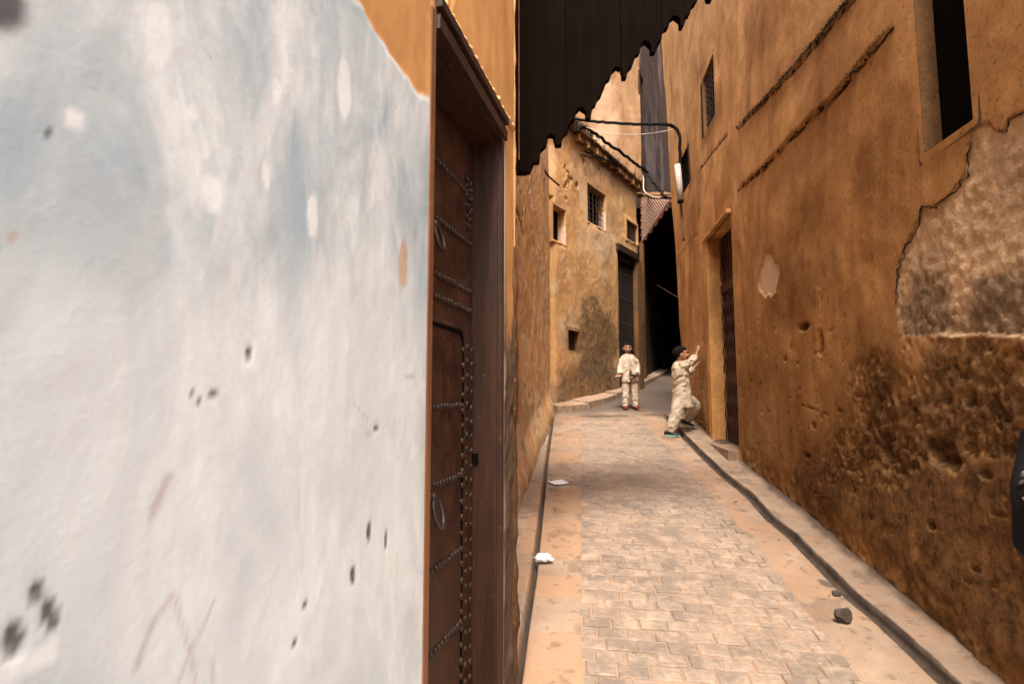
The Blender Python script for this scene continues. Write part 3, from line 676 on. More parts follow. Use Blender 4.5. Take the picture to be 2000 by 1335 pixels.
# right flank of the corner house inside the dark side alley
FK = Wall(CH.P(Lc-.07, 0, -.2)[:2], (CH.P(Lc, 0)[0]+2.2, CH.P(Lc, 0)[1]+6.2), 1)
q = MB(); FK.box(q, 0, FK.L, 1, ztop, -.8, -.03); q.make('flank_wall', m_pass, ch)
q = MB(); FK.box(q, 1.4, 1.62, 1, 6.0, -.02, .09); q.make('pilaster', m_rubble, ch)
# patch of the top: small dry weeds
def weeds(path, n, hgt, name, label, cat='weeds', seed=0, spread=.06, down=.3, w=.004, kind='stuff', parent=None):
    r = random.Random(seed); m = MB(); path = [Vector(p) for p in path]; L = len(path)-1
    for i in range(n):
        t = r.random()*L; k = min(int(t), L-1); p = path[k].lerp(path[k+1], t-k)+Vector((r.gauss(0, spread*.4), r.gauss(0, spread*.4), r.gauss(0, spread*.5)))
        d = Vector((r.gauss(0, 1), r.gauss(0, 1), r.gauss(.3, 1)*(1 if r.random() > down else -1))).normalized(); l = hgt*r.uniform(.3, 1)
        sd_ = d.cross(Vector((r.gauss(0, 1), r.gauss(0, 1), r.gauss(0, 1)))).normalized()*w*r.uniform(.6, 1.6); q = p+d*l*.5+Vector((0, 0, l*.1)); e = p+d*l
        m.add([p-sd_, p+sd_, q+sd_*.8, q-sd_*.8, e], [(0, 1, 2, 3), (3, 2, 4)])
    o = m.make(name, m_twig, parent); return tag(o, label, cat, None, kind)
weeds([CH.P(CH.s_at(1108), ztop+.02, .06), CH.P(CH.s_at(1130), ztop+.08, .05), CH.P(CH.s_at(1160), ztop+.02, .05), CH.P(Lc, ztop+.02, .05)], 700, .16, 'dry_weeds', 'dark dry weeds along the eaves of the ochre corner house', seed=5, spread=.14, w=.010)

bh = thing('house', (1, -7, -.8), 'unseen house added behind the viewer to darken the near alley', 'house')  # added out of view to keep skylight off the near walls
q = MB(); q.box((-5, -7.6, -1.2), (2.2, -7, 7.5)); q.make('wall', m_rear, bh)
q = MB(); q.box((-5.1, -7.7, 7.501), (2.3, -6.9, 7.7)); q.make('parapet', m_rubble, bh)
q = MB(); q.box((.6, -6.999, -.8), (1.6, -6.93, 1.4)); q.make('door', m_wood, bh)
# ------------------------------------------------------------------ tall rear building
rb = thing('building', (3, 18, gz(17)), 'tall sandy building rising behind the corner house', 'building')
cx, cy = at(1258, 500, 17)[:2]
RA = Wall((-1.5, 15.9), (cx, cy), 1)
if RA.n[1] > 0: RA.n = -RA.n
def ra_fn(S, Z):
    D = fbm(S*.8, Z*.8, 91)*.10+fbm(S*4, Z*3, 92)*.03+fbm(S*12, Z*9, 93)*.012; M = np.zeros(S.shape+(3,))
    M[..., 2] = ss(.05, .2, fbm(S*.9, Z*.4, 94))*.4; M[..., 1] = ss(.15, .3, fbm(S*1.3, Z*.6, 95))*.3; return D, M
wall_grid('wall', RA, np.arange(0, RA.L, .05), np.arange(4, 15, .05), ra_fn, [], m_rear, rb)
RD = Wall((cx+.0, cy+.0), (at(1345, 500, 30)[0], 30), 1)
if RD.n[0] < 0: RD.n = -RD.n
slit = (RD.s_at(1264), RD.s_at(1270), RD.sz(1266, 222)[1], RD.sz(1266, 186)[1])
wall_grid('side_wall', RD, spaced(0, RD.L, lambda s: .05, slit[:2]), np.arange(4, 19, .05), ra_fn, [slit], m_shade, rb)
recess(RD, slit, .3, m_shade, rb); q = MB(); RD.box(q, slit[0]-.02, slit[1]+.02, slit[2]-.02, slit[3]+.02, -.4, -.31); q.make('window', m_black, rb)
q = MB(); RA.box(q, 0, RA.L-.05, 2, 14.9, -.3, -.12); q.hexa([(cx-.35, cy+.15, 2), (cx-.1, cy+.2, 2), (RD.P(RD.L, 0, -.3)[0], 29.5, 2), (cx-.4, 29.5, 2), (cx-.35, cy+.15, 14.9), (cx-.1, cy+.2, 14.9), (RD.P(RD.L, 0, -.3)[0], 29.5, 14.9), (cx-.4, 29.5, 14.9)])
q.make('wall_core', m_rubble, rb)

# ------------------------------------------------------------------ right-hand house
rh = thing('house', RW.P(0, gz(6.4), -.3), 'tall ochre house along the right side with peeling plaster', 'house')
sg = -1 if RW.d[1] < 0 else 1
def ro(u0, v0, u1, v1, vb=None):
    a, z1 = RW.sz(u0, v0); b, z0 = RW.sz(u1, v1 if vb is None else vb); return (min(a, b), max(a, b), min(z0, z1), max(z0, z1))
def rzat(u, v): return RW.sz(u, v)
sN, sF = RW.s_at(1440), RW.s_at(1394)                                # door opening
zD = rzat(1440, 405)[1]; zDb = rzat(1440, 862)[1]
zD = rzat(1400, 448)[1]
door_op = (min(sN, sF), max(sN, sF), -1, zD)
bw = (min(RW.s_at(1838), RW.s_at(1943)), max(RW.s_at(1838), RW.s_at(1943)), rzat(1838, 277)[1], 4.6)
mw = (min(RW.s_at(1392), RW.s_at(1416)), max(RW.s_at(1392), RW.s_at(1416)), rzat(1394, 228)[1], rzat(1394, 100)[1])
sw = (min(RW.s_at(1337), RW.s_at(1350)), max(RW.s_at(1337), RW.s_at(1350)), rzat(1340, 368)[1], rzat(1340, 288)[1])
print('openings', door_op, bw, mw, sw)
sFarEnd = RW.s_at(1372)
sNear = RW.s_at(2000)-1.6*sg
patch = RW.px([(2180, 120), (2060, 190), (2000, 222), (1968, 232), (1958, 258), (1940, 260), (1928, 240), (1896, 262), (1884, 320), (1880, 345), (1848, 385), (1820, 405), (1798, 405), (1784, 450), (1762, 490), (1750, 540), (1751, 600), (1762, 655), (1850, 655), (2000, 655), (2180, 655)])
rough = RW.px([(1700, 690), (1760, 655), (1880, 655), (2180, 655), (2180, 940), (1900, 930), (1800, 900), (1700, 900), (1620, 960), (1600, 900), (1660, 800)])
ledge1 = RW.px([(1443, 372), (1500, 318), (1560, 256), (1600, 214), (1640, 176), (1700, 105), (1750, 50)])
ledge2 = RW.px([(1443, 250), (1500, 190), (1560, 125), (1620, 55), (1665, 0), (1760, -110)])
holes = [((1603, 668), 7, 24, .06), ((1566, 637), 12, 10, .035), ((1730, 872), 9, 32, .08), ((1835, 875), 26, 28, .07), ((1860, 905), 14, 22, .06), ((1890, 775), 11, 18, .06), ((1845, 780), 8, 11, .04), ((1572, 887), 9, 7, .03), ((1823, 1025), 7, 8, .04), ((1947, 815), 5, 5, .03), ((1950, 832), 5, 6, .03), ((1925, 925), 12, 10, .03), ((1531, 700), 4, 5, .02), ((1702, 1010), 4, 5, .02), ((1780, 800), 5, 5, .02), ((1640, 800), 5, 4, .015), ((1590, 830), 4, 7, .015)]
def rw_fn(S, Z):
    y = RW.p0[1]+S*RW.d[1]; h = Z-SL*y
    D = fbm(S*.7, Z*.7, 101)*.07+fbm(S*3, Z*2.4, 102)*.012+fbm(S*12, Z*9, 103)*.004
    M = np.zeros(S.shape+(3,))
    q = poly_sd(S, Z, patch)+fbm(S*7, Z*7, 104)*.03+fbm(S*30, Z*30, 105)*.012
    inp = ss(.004, -.006, q); D = D-inp*(.016-fbm(S*24, Z*24, 106)*.022); M[..., 0] = inp
    rim = ss(.012, .0, abs(q-.002)); M[..., 1] = np.maximum(M[..., 1], rim*.75)
    stn = ss(-.05, .2, fbm(S*3.2, Z*3.2, 107, 6)+ss(rzat(1800, 430)[1], rzat(1800, 640)[1], Z)*.42-.12); M[..., 1] = np.maximum(M[..., 1], inp*stn*.8)
    q = poly_sd(S, Z, rough)+fbm(S*4, Z*4, 108, 5)*.55; inr = ss(.03, -.06, q)
    ch_ = fbm(S*30, Z*26, 109, 5); D = D+inr*(ch_*.030-.008)-inr*ss(.14, .2, fbm(S*22+5, Z*20, 119, 3))*.02; M[..., 0] = np.maximum(M[..., 0], inr*.0); M[..., 1] = np.maximum(M[..., 1], inr*ss(.02, -.22, ch_)*.8)
    M[..., 0] = np.maximum(M[..., 0], inr*ss(.16, .26, ch_)*.45)
    # little pits everywhere below
    pit = ss(.24, .30, fbm(S*17, Z*14, 110, 3))*ss(2.4, 1.2, h); D = D-pit*.012; M[..., 1] = np.maximum(M[..., 1], pit*.55)
    bs = h-.10+fbm(S*3, Z*3, 111)*.35; base = ss(.22, -.02, bs); M[..., 1] = np.maximum(M[..., 1], base*ss(-.25, .15, fbm(S*9, Z*9, 112))*.8); D = D+base*(fbm(S*14, Z*12, 113)*.05-.015)
    M[..., 1] = np.maximum(M[..., 1], .62*ss(2.2, .1, h+fbm(S*1.3, Z*1.3, 114)*1.2))  # darker low down: the lower wall's shade painted in
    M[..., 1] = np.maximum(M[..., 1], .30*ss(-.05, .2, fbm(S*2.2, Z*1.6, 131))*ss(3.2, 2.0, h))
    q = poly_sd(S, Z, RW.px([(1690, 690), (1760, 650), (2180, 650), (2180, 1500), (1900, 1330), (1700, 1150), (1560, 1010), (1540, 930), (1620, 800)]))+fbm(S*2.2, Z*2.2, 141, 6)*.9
    M[..., 1] = np.maximum(M[..., 1], ss(.34, -.42, q)*.9)  # eroded brown zone, with shade of the lower near wall painted in
    for (c, ru, rv, dp) in holes:
        cs, cz = rzat(*c); rs = abs(rzat(c[0]+ru, c[1])[0]-cs); rz = abs(rzat(c[0], c[1]+rv)[1]-cz)
        b_ = blob(S, Z, (cs, cz), rs*1.1, rz*1.1, int(c[0]), .45, .6/rs); D = D-b_*dp; M[..., 1] = np.maximum(M[..., 1], b_*.9)
    c = rzat(1500, 538); rs = abs(rzat(1521, 538)[0]-c[0]); rz = abs(rzat(1500, 584)[1]-c[1])
    b_ = blob(S, Z, c, rs, rz, 9, .30, 9); b_ = ss(.35, .65, b_); D = D-b_*.012; M[..., 0] = np.maximum(M[..., 0], b_); M[..., 2] = np.maximum(M[..., 2], b_*.65); M[..., 1] *= (1-b_)
    for ln, up, wd in ((ledge1, .022, .009), (ledge2, .016, .010)):
        zl = np.interp(S*(1 if ln[0][0] < ln[-1][0] else -1), [p[0]*(1 if ln[0][0] < ln[-1][0] else -1) for p in ln], [p[1] for p in ln])+fbm(S*5, S*0, 115)*.03
        inside = ss(.0, .3, (S-min(ln[0][0], ln[-1][0])))*ss(.0, .3, max(ln[0][0], ln[-1][0])-S)
        D = D+up*ss(-.004, .006, Z-zl)*inside*ss(.5, .0, Z-zl)-.016*inside*ss(wd*1.4, wd*.2, abs(Z-zl+wd)); M[..., 1] = np.maximum(M[..., 1], inside*ss(wd*1.8, wd*.3, abs(Z-zl+.012)+fbm(S*20, Z*20, 116)*.012)*.95)
    for ln, wd in (([(1370, 325), (1392, 298), (1420, 263)], .02), ([(1345, 472), (1360, 456), (1370, 448)], .015), ([(1350, 222), (1340, 240)], .015), ([(1565, 790), (1615, 808)], .006), ([(1570, 950), (1630, 985)], .006), ([(1730, 910), (1775, 930)], .006), ([(1940, 1000), (1990, 1016)], .004), ([(1720, 1150), (1830, 1240), (1900, 1290)], .006)):
        q = seg_dist(S, Z, RW.px(ln))+fbm(S*14, Z*14, 117)*.02; c_ = ss(wd, wd*.3, q); D = D-c_*.012; M[..., 1] = np.maximum(M[..., 1], c_*.85)
    q = seg_dist(S, Z, RW.px([(1835, 656), (1900, 655), (2000, 657), (2180, 659)])); c_ = ss(.010, .002, q+fbm(S*25, Z*25, 118)*.008); M[..., 2] = np.maximum(M[..., 2], c_*.9); D = D+c_*.012; M[..., 1] *= 1-c_
    # window surround scraped grey
    q = np.maximum(np.maximum(bw[0]-.03-S, S-bw[1]-.0), bw[2]-.015-Z)
    q = fbm(S*2.0, Z*1.5, 121)*.8; M[..., 2] = np.maximum(M[..., 2], ss(.1, .26, q)*.10)
    return D, M
def warp(S, Z):                                                      # the far end of the house leans back as it rises
    y = RW.p0[1]+S*RW.d[1]
    return S+ss(7.4, 9.2, y)*(Z-1.5)*.26*(1 if RW.d[1] > 0 else -1)*.75
Sall = []
a_, b_ = min(sNear, sFarEnd), max(sNear, sFarEnd)
S = spaced(a_, b_, lambda s: .0038*max(1.9, RW.p0[1]+s*RW.d[1]), (door_op[0], door_op[1], bw[0], bw[1], mw[0], mw[1], sw[0], sw[1]))
Z = np.concatenate([np.arange(-.1, 3.4, .0125), np.arange(3.4, 6, .025), np.arange(6, 10.01, .05)])
for e in (zD, bw[2], bw[3], mw[2], mw[3], sw[2], sw[3]): Z[np.argmin(abs(Z-e))] = e
wf = lambda s, z: float(warp(np.array(s), np.array(z)))
def unwarp(t, z):
    g_ = np.linspace(t-3, t+3, 1200); return float(g_[np.argmin(abs(warp(g_, g_*0+z)-t))])
sw = (unwarp(sw[0], (sw[2]+sw[3])/2), unwarp(sw[1], (sw[2]+sw[3])/2), sw[2], sw[3])
for e in sw[:2]: S[np.argmin(abs(S-e))] = e
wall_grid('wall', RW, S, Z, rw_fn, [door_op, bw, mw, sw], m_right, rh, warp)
q = MB()
for (a0, a1, c0, c1) in ((a_, bw[0]-.1, -.5, 10), (bw[1]+.1, door_op[0]-.1, -.5, 10), (bw[0]-.1, bw[1]+.1, -.5, bw[2]-.1), (bw[0]-.1, bw[1]+.1, bw[3]+.1, 10)):
    RW.box(q, a0, a1, c0, c1, -.6, -.10)
RW.box(q, a_, b_-.05, -.5, 10, -1.4, -.6)
q.make('wall_core', m_rubble, rh)
def crack(W, px_pts, rad, off=-.002, par=None, seed=0, name='crack'):
    P_ = W.px(px_pts); rr = random.Random(seed); out = []; L = sum(math.dist(a, b) for a, b in zip(P_[:-1], P_[1:])); st = .02
    for (a, b) in zip(P_[:-1], P_[1:]):
        k = max(2, int(math.dist(a, b)/st))
        for i in range(k): t = i/k; out.append((a[0]+(b[0]-a[0])*t+rr.gauss(0, .0035), a[1]+(b[1]-a[1])*t+rr.gauss(0, .0035)))
    D_, _ = rw_fn(np.array([p[0] for p in out]), np.array([p[1] for p in out]))
    m_ = MB(); m_.tube([W.P(p[0], p[1], float(d)+off) for p, d in zip(out, D_)], [rad*rr.uniform(.35, 1.3) for _ in out], 5); m_.make(name, m_gap, par)
crack(RW, [(1443, 373), (1500, 319), (1560, 257), (1600, 215), (1640, 177), (1700, 106), (1750, 50)], .0075, .004, rh, 1)
crack(RW, [(1443, 251), (1500, 191), (1560, 126), (1620, 56), (1665, 1)], .0065, .004, rh, 2)
crack(RW, [(1368, 327), (1392, 299), (1422, 263)], .008, .0, rh, 3)
crack(RW, [(1998, 222), (1968, 232), (1960, 258), (1942, 258)], .0035, .002, rh, 4)
crack(RW, [(1893, 270), (1885, 320), (1880, 345), (1848, 386), (1822, 404), (1800, 404), (1786, 450), (1763, 490), (1751, 540), (1751, 600)], .0035, .003, rh, 5)
# end face of the right house
q = MB(); ez = np.linspace(-.2, 10, 40); V = []
for z in ez:
    s_ = wf(b_, z)
    for off in np.linspace(.0, -1.5, 9): 
        x, y_, z2 = RW.P(s_+(.0 if off > -.01 else .03)*float(1), z, off+.0); V.append((x, y_, z2))
Fc = [(i*9+j, i*9+j+1, (i+1)*9+j+1, (i+1)*9+j) for i in range(39) for j in range(8)]
mesh('end_wall', V, Fc, m_shade, rh, smooth=True, mask=np.zeros((len(V), 3)))
# openings
recess(RW, bw, .095, m_rubble, rh); q = MB(); RW.box(q, bw[0]-.02, bw[1]+.02, bw[2]-.02, bw[3]+.02, -.14, -.10); wn_ = q.make('window', m_black, rh)
for i in range(1, 3):
    s_ = bw[0]+(bw[1]-bw[0])*i/4; b = MB(); b.tube([RW.P(s_, bw[2], -.085), RW.P(s_+.02*math.sin(i), bw[3], -.085)], .002, 6); b.make('grille_bar', m_plank, wn_)
for i in range(1, 5):
    z_ = bw[2]+(bw[3]-bw[2])*i/5; b = MB(); b.tube([RW.P(bw[0], z_, -.09), RW.P(bw[1], z_, -.09)], .002, 6); b.make('grille_bar', m_plank, wn_)
recess(RW, mw, .10, m_rear, rh); q = MB(); RW.box(q, mw[0]-.02, mw[1]+.02, mw[2]-.02, mw[3]+.02, -.16, -.11); wn_ = q.make('window', m_black, rh)
for i in range(1, 5):
    s_ = mw[0]+(mw[1]-mw[0])*i/5; b = MB(); b.tube([RW.P(s_, mw[2], -.04), RW.P(s_, mw[3], -.04)], .01, 6); b.make('grille_bar', m_stud, wn_)
for i in range(1, 10):
    z_ = mw[2]+(mw[3]-mw[2])*i/10; b = MB(); b.tube([RW.P(mw[0], z_, -.05), RW.P(mw[1], z_, -.05)], .01, 6); b.make('grille_bar', m_stud, wn_)
q = MB(); e_ = .22
q.hexa([RW.P(wf(sw[i]+dx, sw[j]+dz), sw[j]+dz, o_) for (j, dz) in ((2, -e_), (3, e_)) for (i, dx, o_) in ((0, -e_, -.4), (1, e_, -.4), (1, e_, -.05), (0, -e_, -.05))])
q.make('shuttered_window', m_black, rh)
# door of the right house
recess(RW, (door_op[0], door_op[1], 0, zD), .2, m_right, rh, 'door_reveal')
q = MB(); RW.box(q, door_op[0]-.02, door_op[1]+.02, -.2, zD+.02, -.24, -.17); rd = q.make('door', m_red, rh)
zf = gz(7.0)+.1; dw = door_op[1]-door_op[0]
q = MB(); RW.box(q, door_op[0], door_op[1], zf+2.05, zf+2.17, -.17, -.14); q.make('door_rail', m_red, rd)
q = MB(); RW.box(q, door_op[0]+dw*.48, door_op[0]+dw*.52, zf, zf+2.05, -.17, -.145); q.make('door_rail', m_red, rd)
for i in range(9):
    s_ = door_op[0]+dw*(i+.5)/9
    for z0, z1 in ((zf+.05, zf+.85), (zf+.95, zf+2.0), (zf+2.22, zD-.06)):
        pts = [RW.P(s_+.032*math.sin(t*9.4*max(1, round((z1-z0)/.4))/1.0), z0+(z1-z0)*t, -.14) for t in np.linspace(0, 1, 40)]
        b = MB(); b.tube(pts, .0085, 5); b.make('scroll_bar', m_red, rd, smooth=True)
q = MB(); RW.box(q, door_op[1]+.0, door_op[1]+.17, 0, zD+.10, -.02, .032); q.make('door_surround', m_right, rh)
q = MB(); RW.box(q, door_op[0]-.02, door_op[1]+.22, zD+.0, zD+.045, -.02, .06); q.make('door_hood', m_right, rh)
q = MB(); RW.box(q, door_op[0]+.0, door_op[1]+.15, gz(6.6), gz(6.6)+.16, -.16, .13); q.make('doorstep', m_kerb, rh)

# ------------------------------------------------------------------ covered passage in shade at the end
pg = thing('passage', (5.5, 18, gz(17)), 'dark covered passage under the tall houses where the alley bends right', 'passage')
fx, fy = FK.P(0, 0)[:2]
q = MB()
zl = at(1290, 415, 16)[2]
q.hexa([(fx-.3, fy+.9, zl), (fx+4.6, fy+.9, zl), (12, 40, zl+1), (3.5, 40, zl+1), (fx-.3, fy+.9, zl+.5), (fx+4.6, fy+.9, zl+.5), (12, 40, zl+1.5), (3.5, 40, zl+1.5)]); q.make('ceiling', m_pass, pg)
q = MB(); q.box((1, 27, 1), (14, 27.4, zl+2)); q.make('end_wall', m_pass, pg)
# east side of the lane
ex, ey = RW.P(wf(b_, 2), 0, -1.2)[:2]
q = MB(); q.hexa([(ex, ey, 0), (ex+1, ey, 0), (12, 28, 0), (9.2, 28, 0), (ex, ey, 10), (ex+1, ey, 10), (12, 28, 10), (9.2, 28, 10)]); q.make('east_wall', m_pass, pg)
q = MB(); q.tube([at(1308, 425, 16.5), at(1330, 424, 16.5)], .03, 6); q.make('beam', m_rubble, pg)

# kerb round the foot of the corner house
kp = [fl(*p) for p in [(1088, 806), (1120, 803), (1150, 798), (1180, 789), (1205, 779), (1240, 765), (1275, 745), (1305, 727)]]
kb = MB()
for i in range(len(kp)-1):
    (x0, y0), (x1, y1) = kp[i], kp[i+1]; d = Vector((x1-x0, y1-y0, 0)).normalized(); n_ = Vector((-d.y, d.x, 0))*.42
    g_ = .012; p0 = Vector((x0, y0, 0))+d*g_; p1 = Vector((x1, y1, 0))-d*g_; hh = .12+rnd.uniform(-.02, .02)
    P_ = lambda p, dz: (p.x, p.y, gz(p.y)+dz)
    q = MB(); q.hexa([P_(p0, -.05), P_(p1, -.05), P_(p1+n_, -.05), P_(p0+n_, -.05), P_(p0, hh), P_(p1, hh-.01), P_(p1+n_, hh+.03), P_(p0+n_, hh+.03)])
    if i == 0: kerb = tag(q.make('kerb', m_kerb, loc=P_(p0, 0)), kind='structure')
    else: q.make('kerb_stone', m_kerb, kerb)

# ------------------------------------------------------------------ carved awning cheek above the left side
AY = 3.45
edge = [(8, 995), (60, 994), (105, 995), (112, 962), (128, 940), (160, 936), (166, 872), (185, 846), (200, 838), (202, 800), (212, 782), (225, 776), (240, 784), (251, 802), (252, 838), (288, 838), (290, 802), (302, 780), (322, 764), (327, 722), (345, 697), (364, 690), (366, 652), (378, 628), (395, 620), (415, 624), (429, 642), (432, 684), (458, 684), (460, 632), (472, 610), (487, 602), (496, 572), (520, 546), (528, 524), (540, 490), (552, 462), (570, 450), (580, 410), (592, 392), (610, 384), (628, 392), (640, 412), (642, 446), (665, 446), (668, 412), (682, 384), (700, 375), (706, 334), (722, 312), (741, 304), (748, 256), (760, 238), (776, 234), (794, 242), (806, 262), (808, 300), (834, 298), (837, 258), (850, 234), (868, 226), (874, 184), (888, 164), (908, 156), (916, 112), (930, 94), (946, 90), (963, 95), (976, 112), (978, 150), (996, 150), (1004, 104), (1018, 84), (1032, 80), (1040, 40), (1054, 18), (1072, 10), (1080, -30), (1098, -52), (1114, -56), (1130, -40), (1138, -8), (1164, -8), (1168, -44), (1184, -66), (1204, -70), (1212, -108), (1230, -124), (1252, -126), (1262, -170), (1282, -186), (1300, -180), (1310, -150), (1330, -150), (1336, -190), (1380, -230), (1400, -290)]
E = [at(1000+x/2.967, y/2.967, AY) for x, y in edge]
E = [(p[0], p[2]) for p in E]
xl = DW.P(Ld, 0)[0]-.45; E = [(xl, E[0][1])]+E; zt = 4.75
aw = thing('wooden_awning', (xl+.5, AY, E[0][1]), 'dark plank side of a wooden awning with scalloped lower edge overhead', 'awning')
def bx(u): return at(u, 330, AY)[0]
cuts = [xl, bx(1014), bx(1107), bx(1217), bx(1300), bx(1390), E[-1][0]]
for a0, a1 in zip(cuts[:-1], cuts[1:]):
    g_ = .0022; a0 += g_; a1 -= g_
    ex_ = np.array([e[0] for e in E]); ez_ = np.array([e[1] for e in E])
    chain = [(a0, float(np.interp(a0, ex_, ez_)))]+[e for e in E if a0 < e[0] < a1]+[(a1, float(np.interp(a1, ex_, ez_)))]
    top = [(a1, zt), (a0, zt)]; poly = chain+top; n = len(poly); th = .055
    bm = bmesh.new(); yy = AY+rnd.uniform(-.002, .002)
    f1 = [bm.verts.new((x, yy, z)) for x, z in poly]; f2 = [bm.verts.new((x, yy+th, z)) for x, z in poly]
    bm.faces.new(f1); bm.faces.new(f2[::-1])
    for i in range(n): bm.faces.new((f1[(i+1) % n], f1[i], f2[i], f2[(i+1) % n]))
    bmesh.ops.triangulate(bm, faces=[f for f in bm.faces if len(f.verts) > 4]); bmesh.ops.recalc_face_normals(bm, faces=bm.faces)
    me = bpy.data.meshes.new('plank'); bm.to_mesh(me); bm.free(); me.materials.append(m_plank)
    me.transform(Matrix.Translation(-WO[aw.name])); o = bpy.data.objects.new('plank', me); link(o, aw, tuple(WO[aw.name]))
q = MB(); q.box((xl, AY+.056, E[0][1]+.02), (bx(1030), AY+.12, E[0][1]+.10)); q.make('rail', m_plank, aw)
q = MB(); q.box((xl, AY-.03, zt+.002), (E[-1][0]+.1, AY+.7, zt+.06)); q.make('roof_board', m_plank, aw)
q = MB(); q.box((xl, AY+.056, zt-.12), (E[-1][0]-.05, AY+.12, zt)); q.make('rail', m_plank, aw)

# ------------------------------------------------------------------ tiled canopy at the mouth of the passage
TY = 14.2
A0 = Vector(at(1256, 388, TY+.1)); A1 = Vector(at(1314, 386, TY-1.0)); B0 = Vector(at(1257, 474, TY+.3))
tc_ = thing('tiled_canopy', tuple(A0), 'small sagging canopy of red scale tiles at the mouth of the dark passage', 'canopy')
ux = (A1-A0)/11; uy = (B0-A0)/12
nrm = ux.cross(uy).normalized()
if nrm.y > 0: nrm = -nrm
for r_ in range(12):
    for c_ in range(12-r_):
        o = A0+uy*r_+ux*(c_-.5*(r_ % 2)+.3); 
        base = [(-.46, 0), (.46, 0), (.46, .8), (.2, 1.2), (0, 1.35), (-.2, 1.2), (-.46, .8)]
        P1 = [o+ux*x+uy*y_+nrm*(.012+.035*y_) for x, y_ in base]; P2 = [p-nrm*.02 for p in P1]; n = 7
        b = MB(); b.add(P1+P2, [tuple(range(7)), tuple(range(13, 6, -1))]+[(i, i+7, (i+1) % 7+7, (i+1) % 7) for i in range(7)]); b.make('tile', m_tile, tc_)
for k in range(-11, 11):
    a0, b0 = (k+.2, 0) if k >= 0 else (0, -k-.3); t = (1-a0/11-b0/12)/(1/11+1/12)
    b = MB(); b.tube([A0+ux*(a0+t*j/4)+uy*(b0+t*j/4)+nrm*.062 for j in range(5)], .010, 5); b.make('mortar_line', m_lime, tc_)
b = MB(); b.tube([A0-ux*.3, A0+ux*11.8], .045, 6); b.make('ridge_beam', m_rubble, tc_)
b = MB(); b.hexa([tuple(p) for p in (A0-nrm*.05, A1-nrm*.05, A1-nrm*.05+Vector((0, .8, .3)), A0-nrm*.05+Vector((0, .8, .3)), A0-nrm*.05+Vector((0, 0, .1)), A1-nrm*.05+Vector((0, 0, .1)), A1+Vector((0, .8, .45)), A0+Vector((0, .8, .45)))]); b.make('roof_board', m_rubble, tc_)

# ------------------------------------------------------------------ cables and fittings
def cable(name, pts, r, mat, label, cat='cable', seg=7, jit=0.):
    P_ = [Vector(p) for p in pts]; out = []                           # Catmull-Rom
    for i in range(len(P_)-1):
        p0 = P_[max(i-1, 0)]; p1 = P_[i]; p2 = P_[i+1]; p3 = P_[min(i+2, len(P_)-1)]
        for k in range(8):
            t = k/8; out.append(.5*((2*p1)+(p2-p0)*t+(2*p0-5*p1+4*p2-p3)*t*t+(3*p1-p0-3*p2+p3)*t**3)+Vector((rnd.gauss(0, jit), 0, rnd.gauss(0, jit))))
    out.append(P_[-1]); return tag(MB().tube(out, r, seg).make(name, mat, smooth=True), label, cat)
yr = RW.P(wf(b_, 5), 0)[1]-.25
cable('cable', [at(1116, 232, 10.5), at(1160, 237, 10.2), at(1230, 242, 9.8), at(1295, 243, yr-.1), at(1316, 248, yr-.15), at(1326, 262, yr-.15), at(1328, 300, yr-.15), at(1331, 345, yr-.15)], .027, m_cable, 'thick black cable bundle strung level across the alley', jit=.004)
cable('wire', [at(1145, 248, 10.8), at(1180, 260, 10.6), at(1240, 263, 10.2), at(1290, 258, yr-.1), at(1316, 252, yr-.15)], .008, m_wirew, 'thin pale wire sagging just under the thick black cable', 'wire')
CO = lambda u, v, off=.11: CH.P(*CH.sz(u, v), off)
cable('cable', [CO(1112, 262, .15), CO(1122, 252, .15), CO(1135, 254, .15), CO(1165, 276, .15), CO(1200, 300, .15), CO(1235, 325, .15), CO(1256, 340, .15), at(1268, 346, 13.8), at(1290, 372, 13), at(1302, 386, 12.5)], .036, m_cable, 'black cable bundle running down along the eaves of the corner house', jit=.012)
cable('cable', [CO(1132, 297), CO(1150, 305), CO(1180, 316), CO(1210, 332), CO(1236, 352), CO(1254, 378), at(1270, 386, 13.6), at(1310, 387, 12.6)], .020, m_cable, 'thinner black cable crossing the facade above the grilled window', jit=.006)
cable('wire', [CO(1240, 330, .15), CO(1246, 350, .15), at(1258, 372, 13.2), at(1275, 384, 13), at(1290, 386, 12.8)], .014, m_wirew, 'pale wire looping down from the end of the eaves', 'wire')
cable('cable', [at(1052, 305, 9.2), at(1058, 322, 9.2), at(1068, 340, 9.3), at(1080, 352, 9.5), at(1092, 362, 9.8)], .016, m_cable, 'black cable hanging in a loop left of the corner house windows')
cable('cable', [at(1037, 328, 8.2), at(1041, 342, 8.3), at(1050, 357, 8.4)], .018, m_cable, 'short black cable end hanging from under the wooden awning')
cable('drain_pipe', [at(1326, 318, yr-.16), at(1330, 400, yr-.16), at(1336, 470, yr-.16)], .022, m_rubble, 'narrow rusty conduit down the far edge of the right house', 'pipe', jit=.002)
pw = [at(1323, 322, yr-.26), at(1327, 360, yr-.26), at(1329, 391, yr-.26)]
t_ = thing('wall_lamp', pw[2], 'white unlit tube lamp fixed upright below the cable at the right house edge', 'lamp')
MB().tube(pw, .048, 12).make('tube_casing', m_pvc, t_, smooth=True); MB().tube([pw[2], at(1329.3, 396, yr-.26)], .05, 12).make('end_cap', m_cable, t_, smooth=True)
cable('wire', [at(1283, 556, 15), at(1300, 566, 14), at(1318, 577, 11), at(1331, 583, 9.6)], .006, m_rubble, 'thin slack wire crossing the dark passage', 'wire')
weeds([RW.P(*p, .03) for p in ledge2[:5]], 900, .034, 'dry_weeds', 'dark dry weeds growing along the upper ledge of the right house', seed=8, spread=.014, w=.0028)
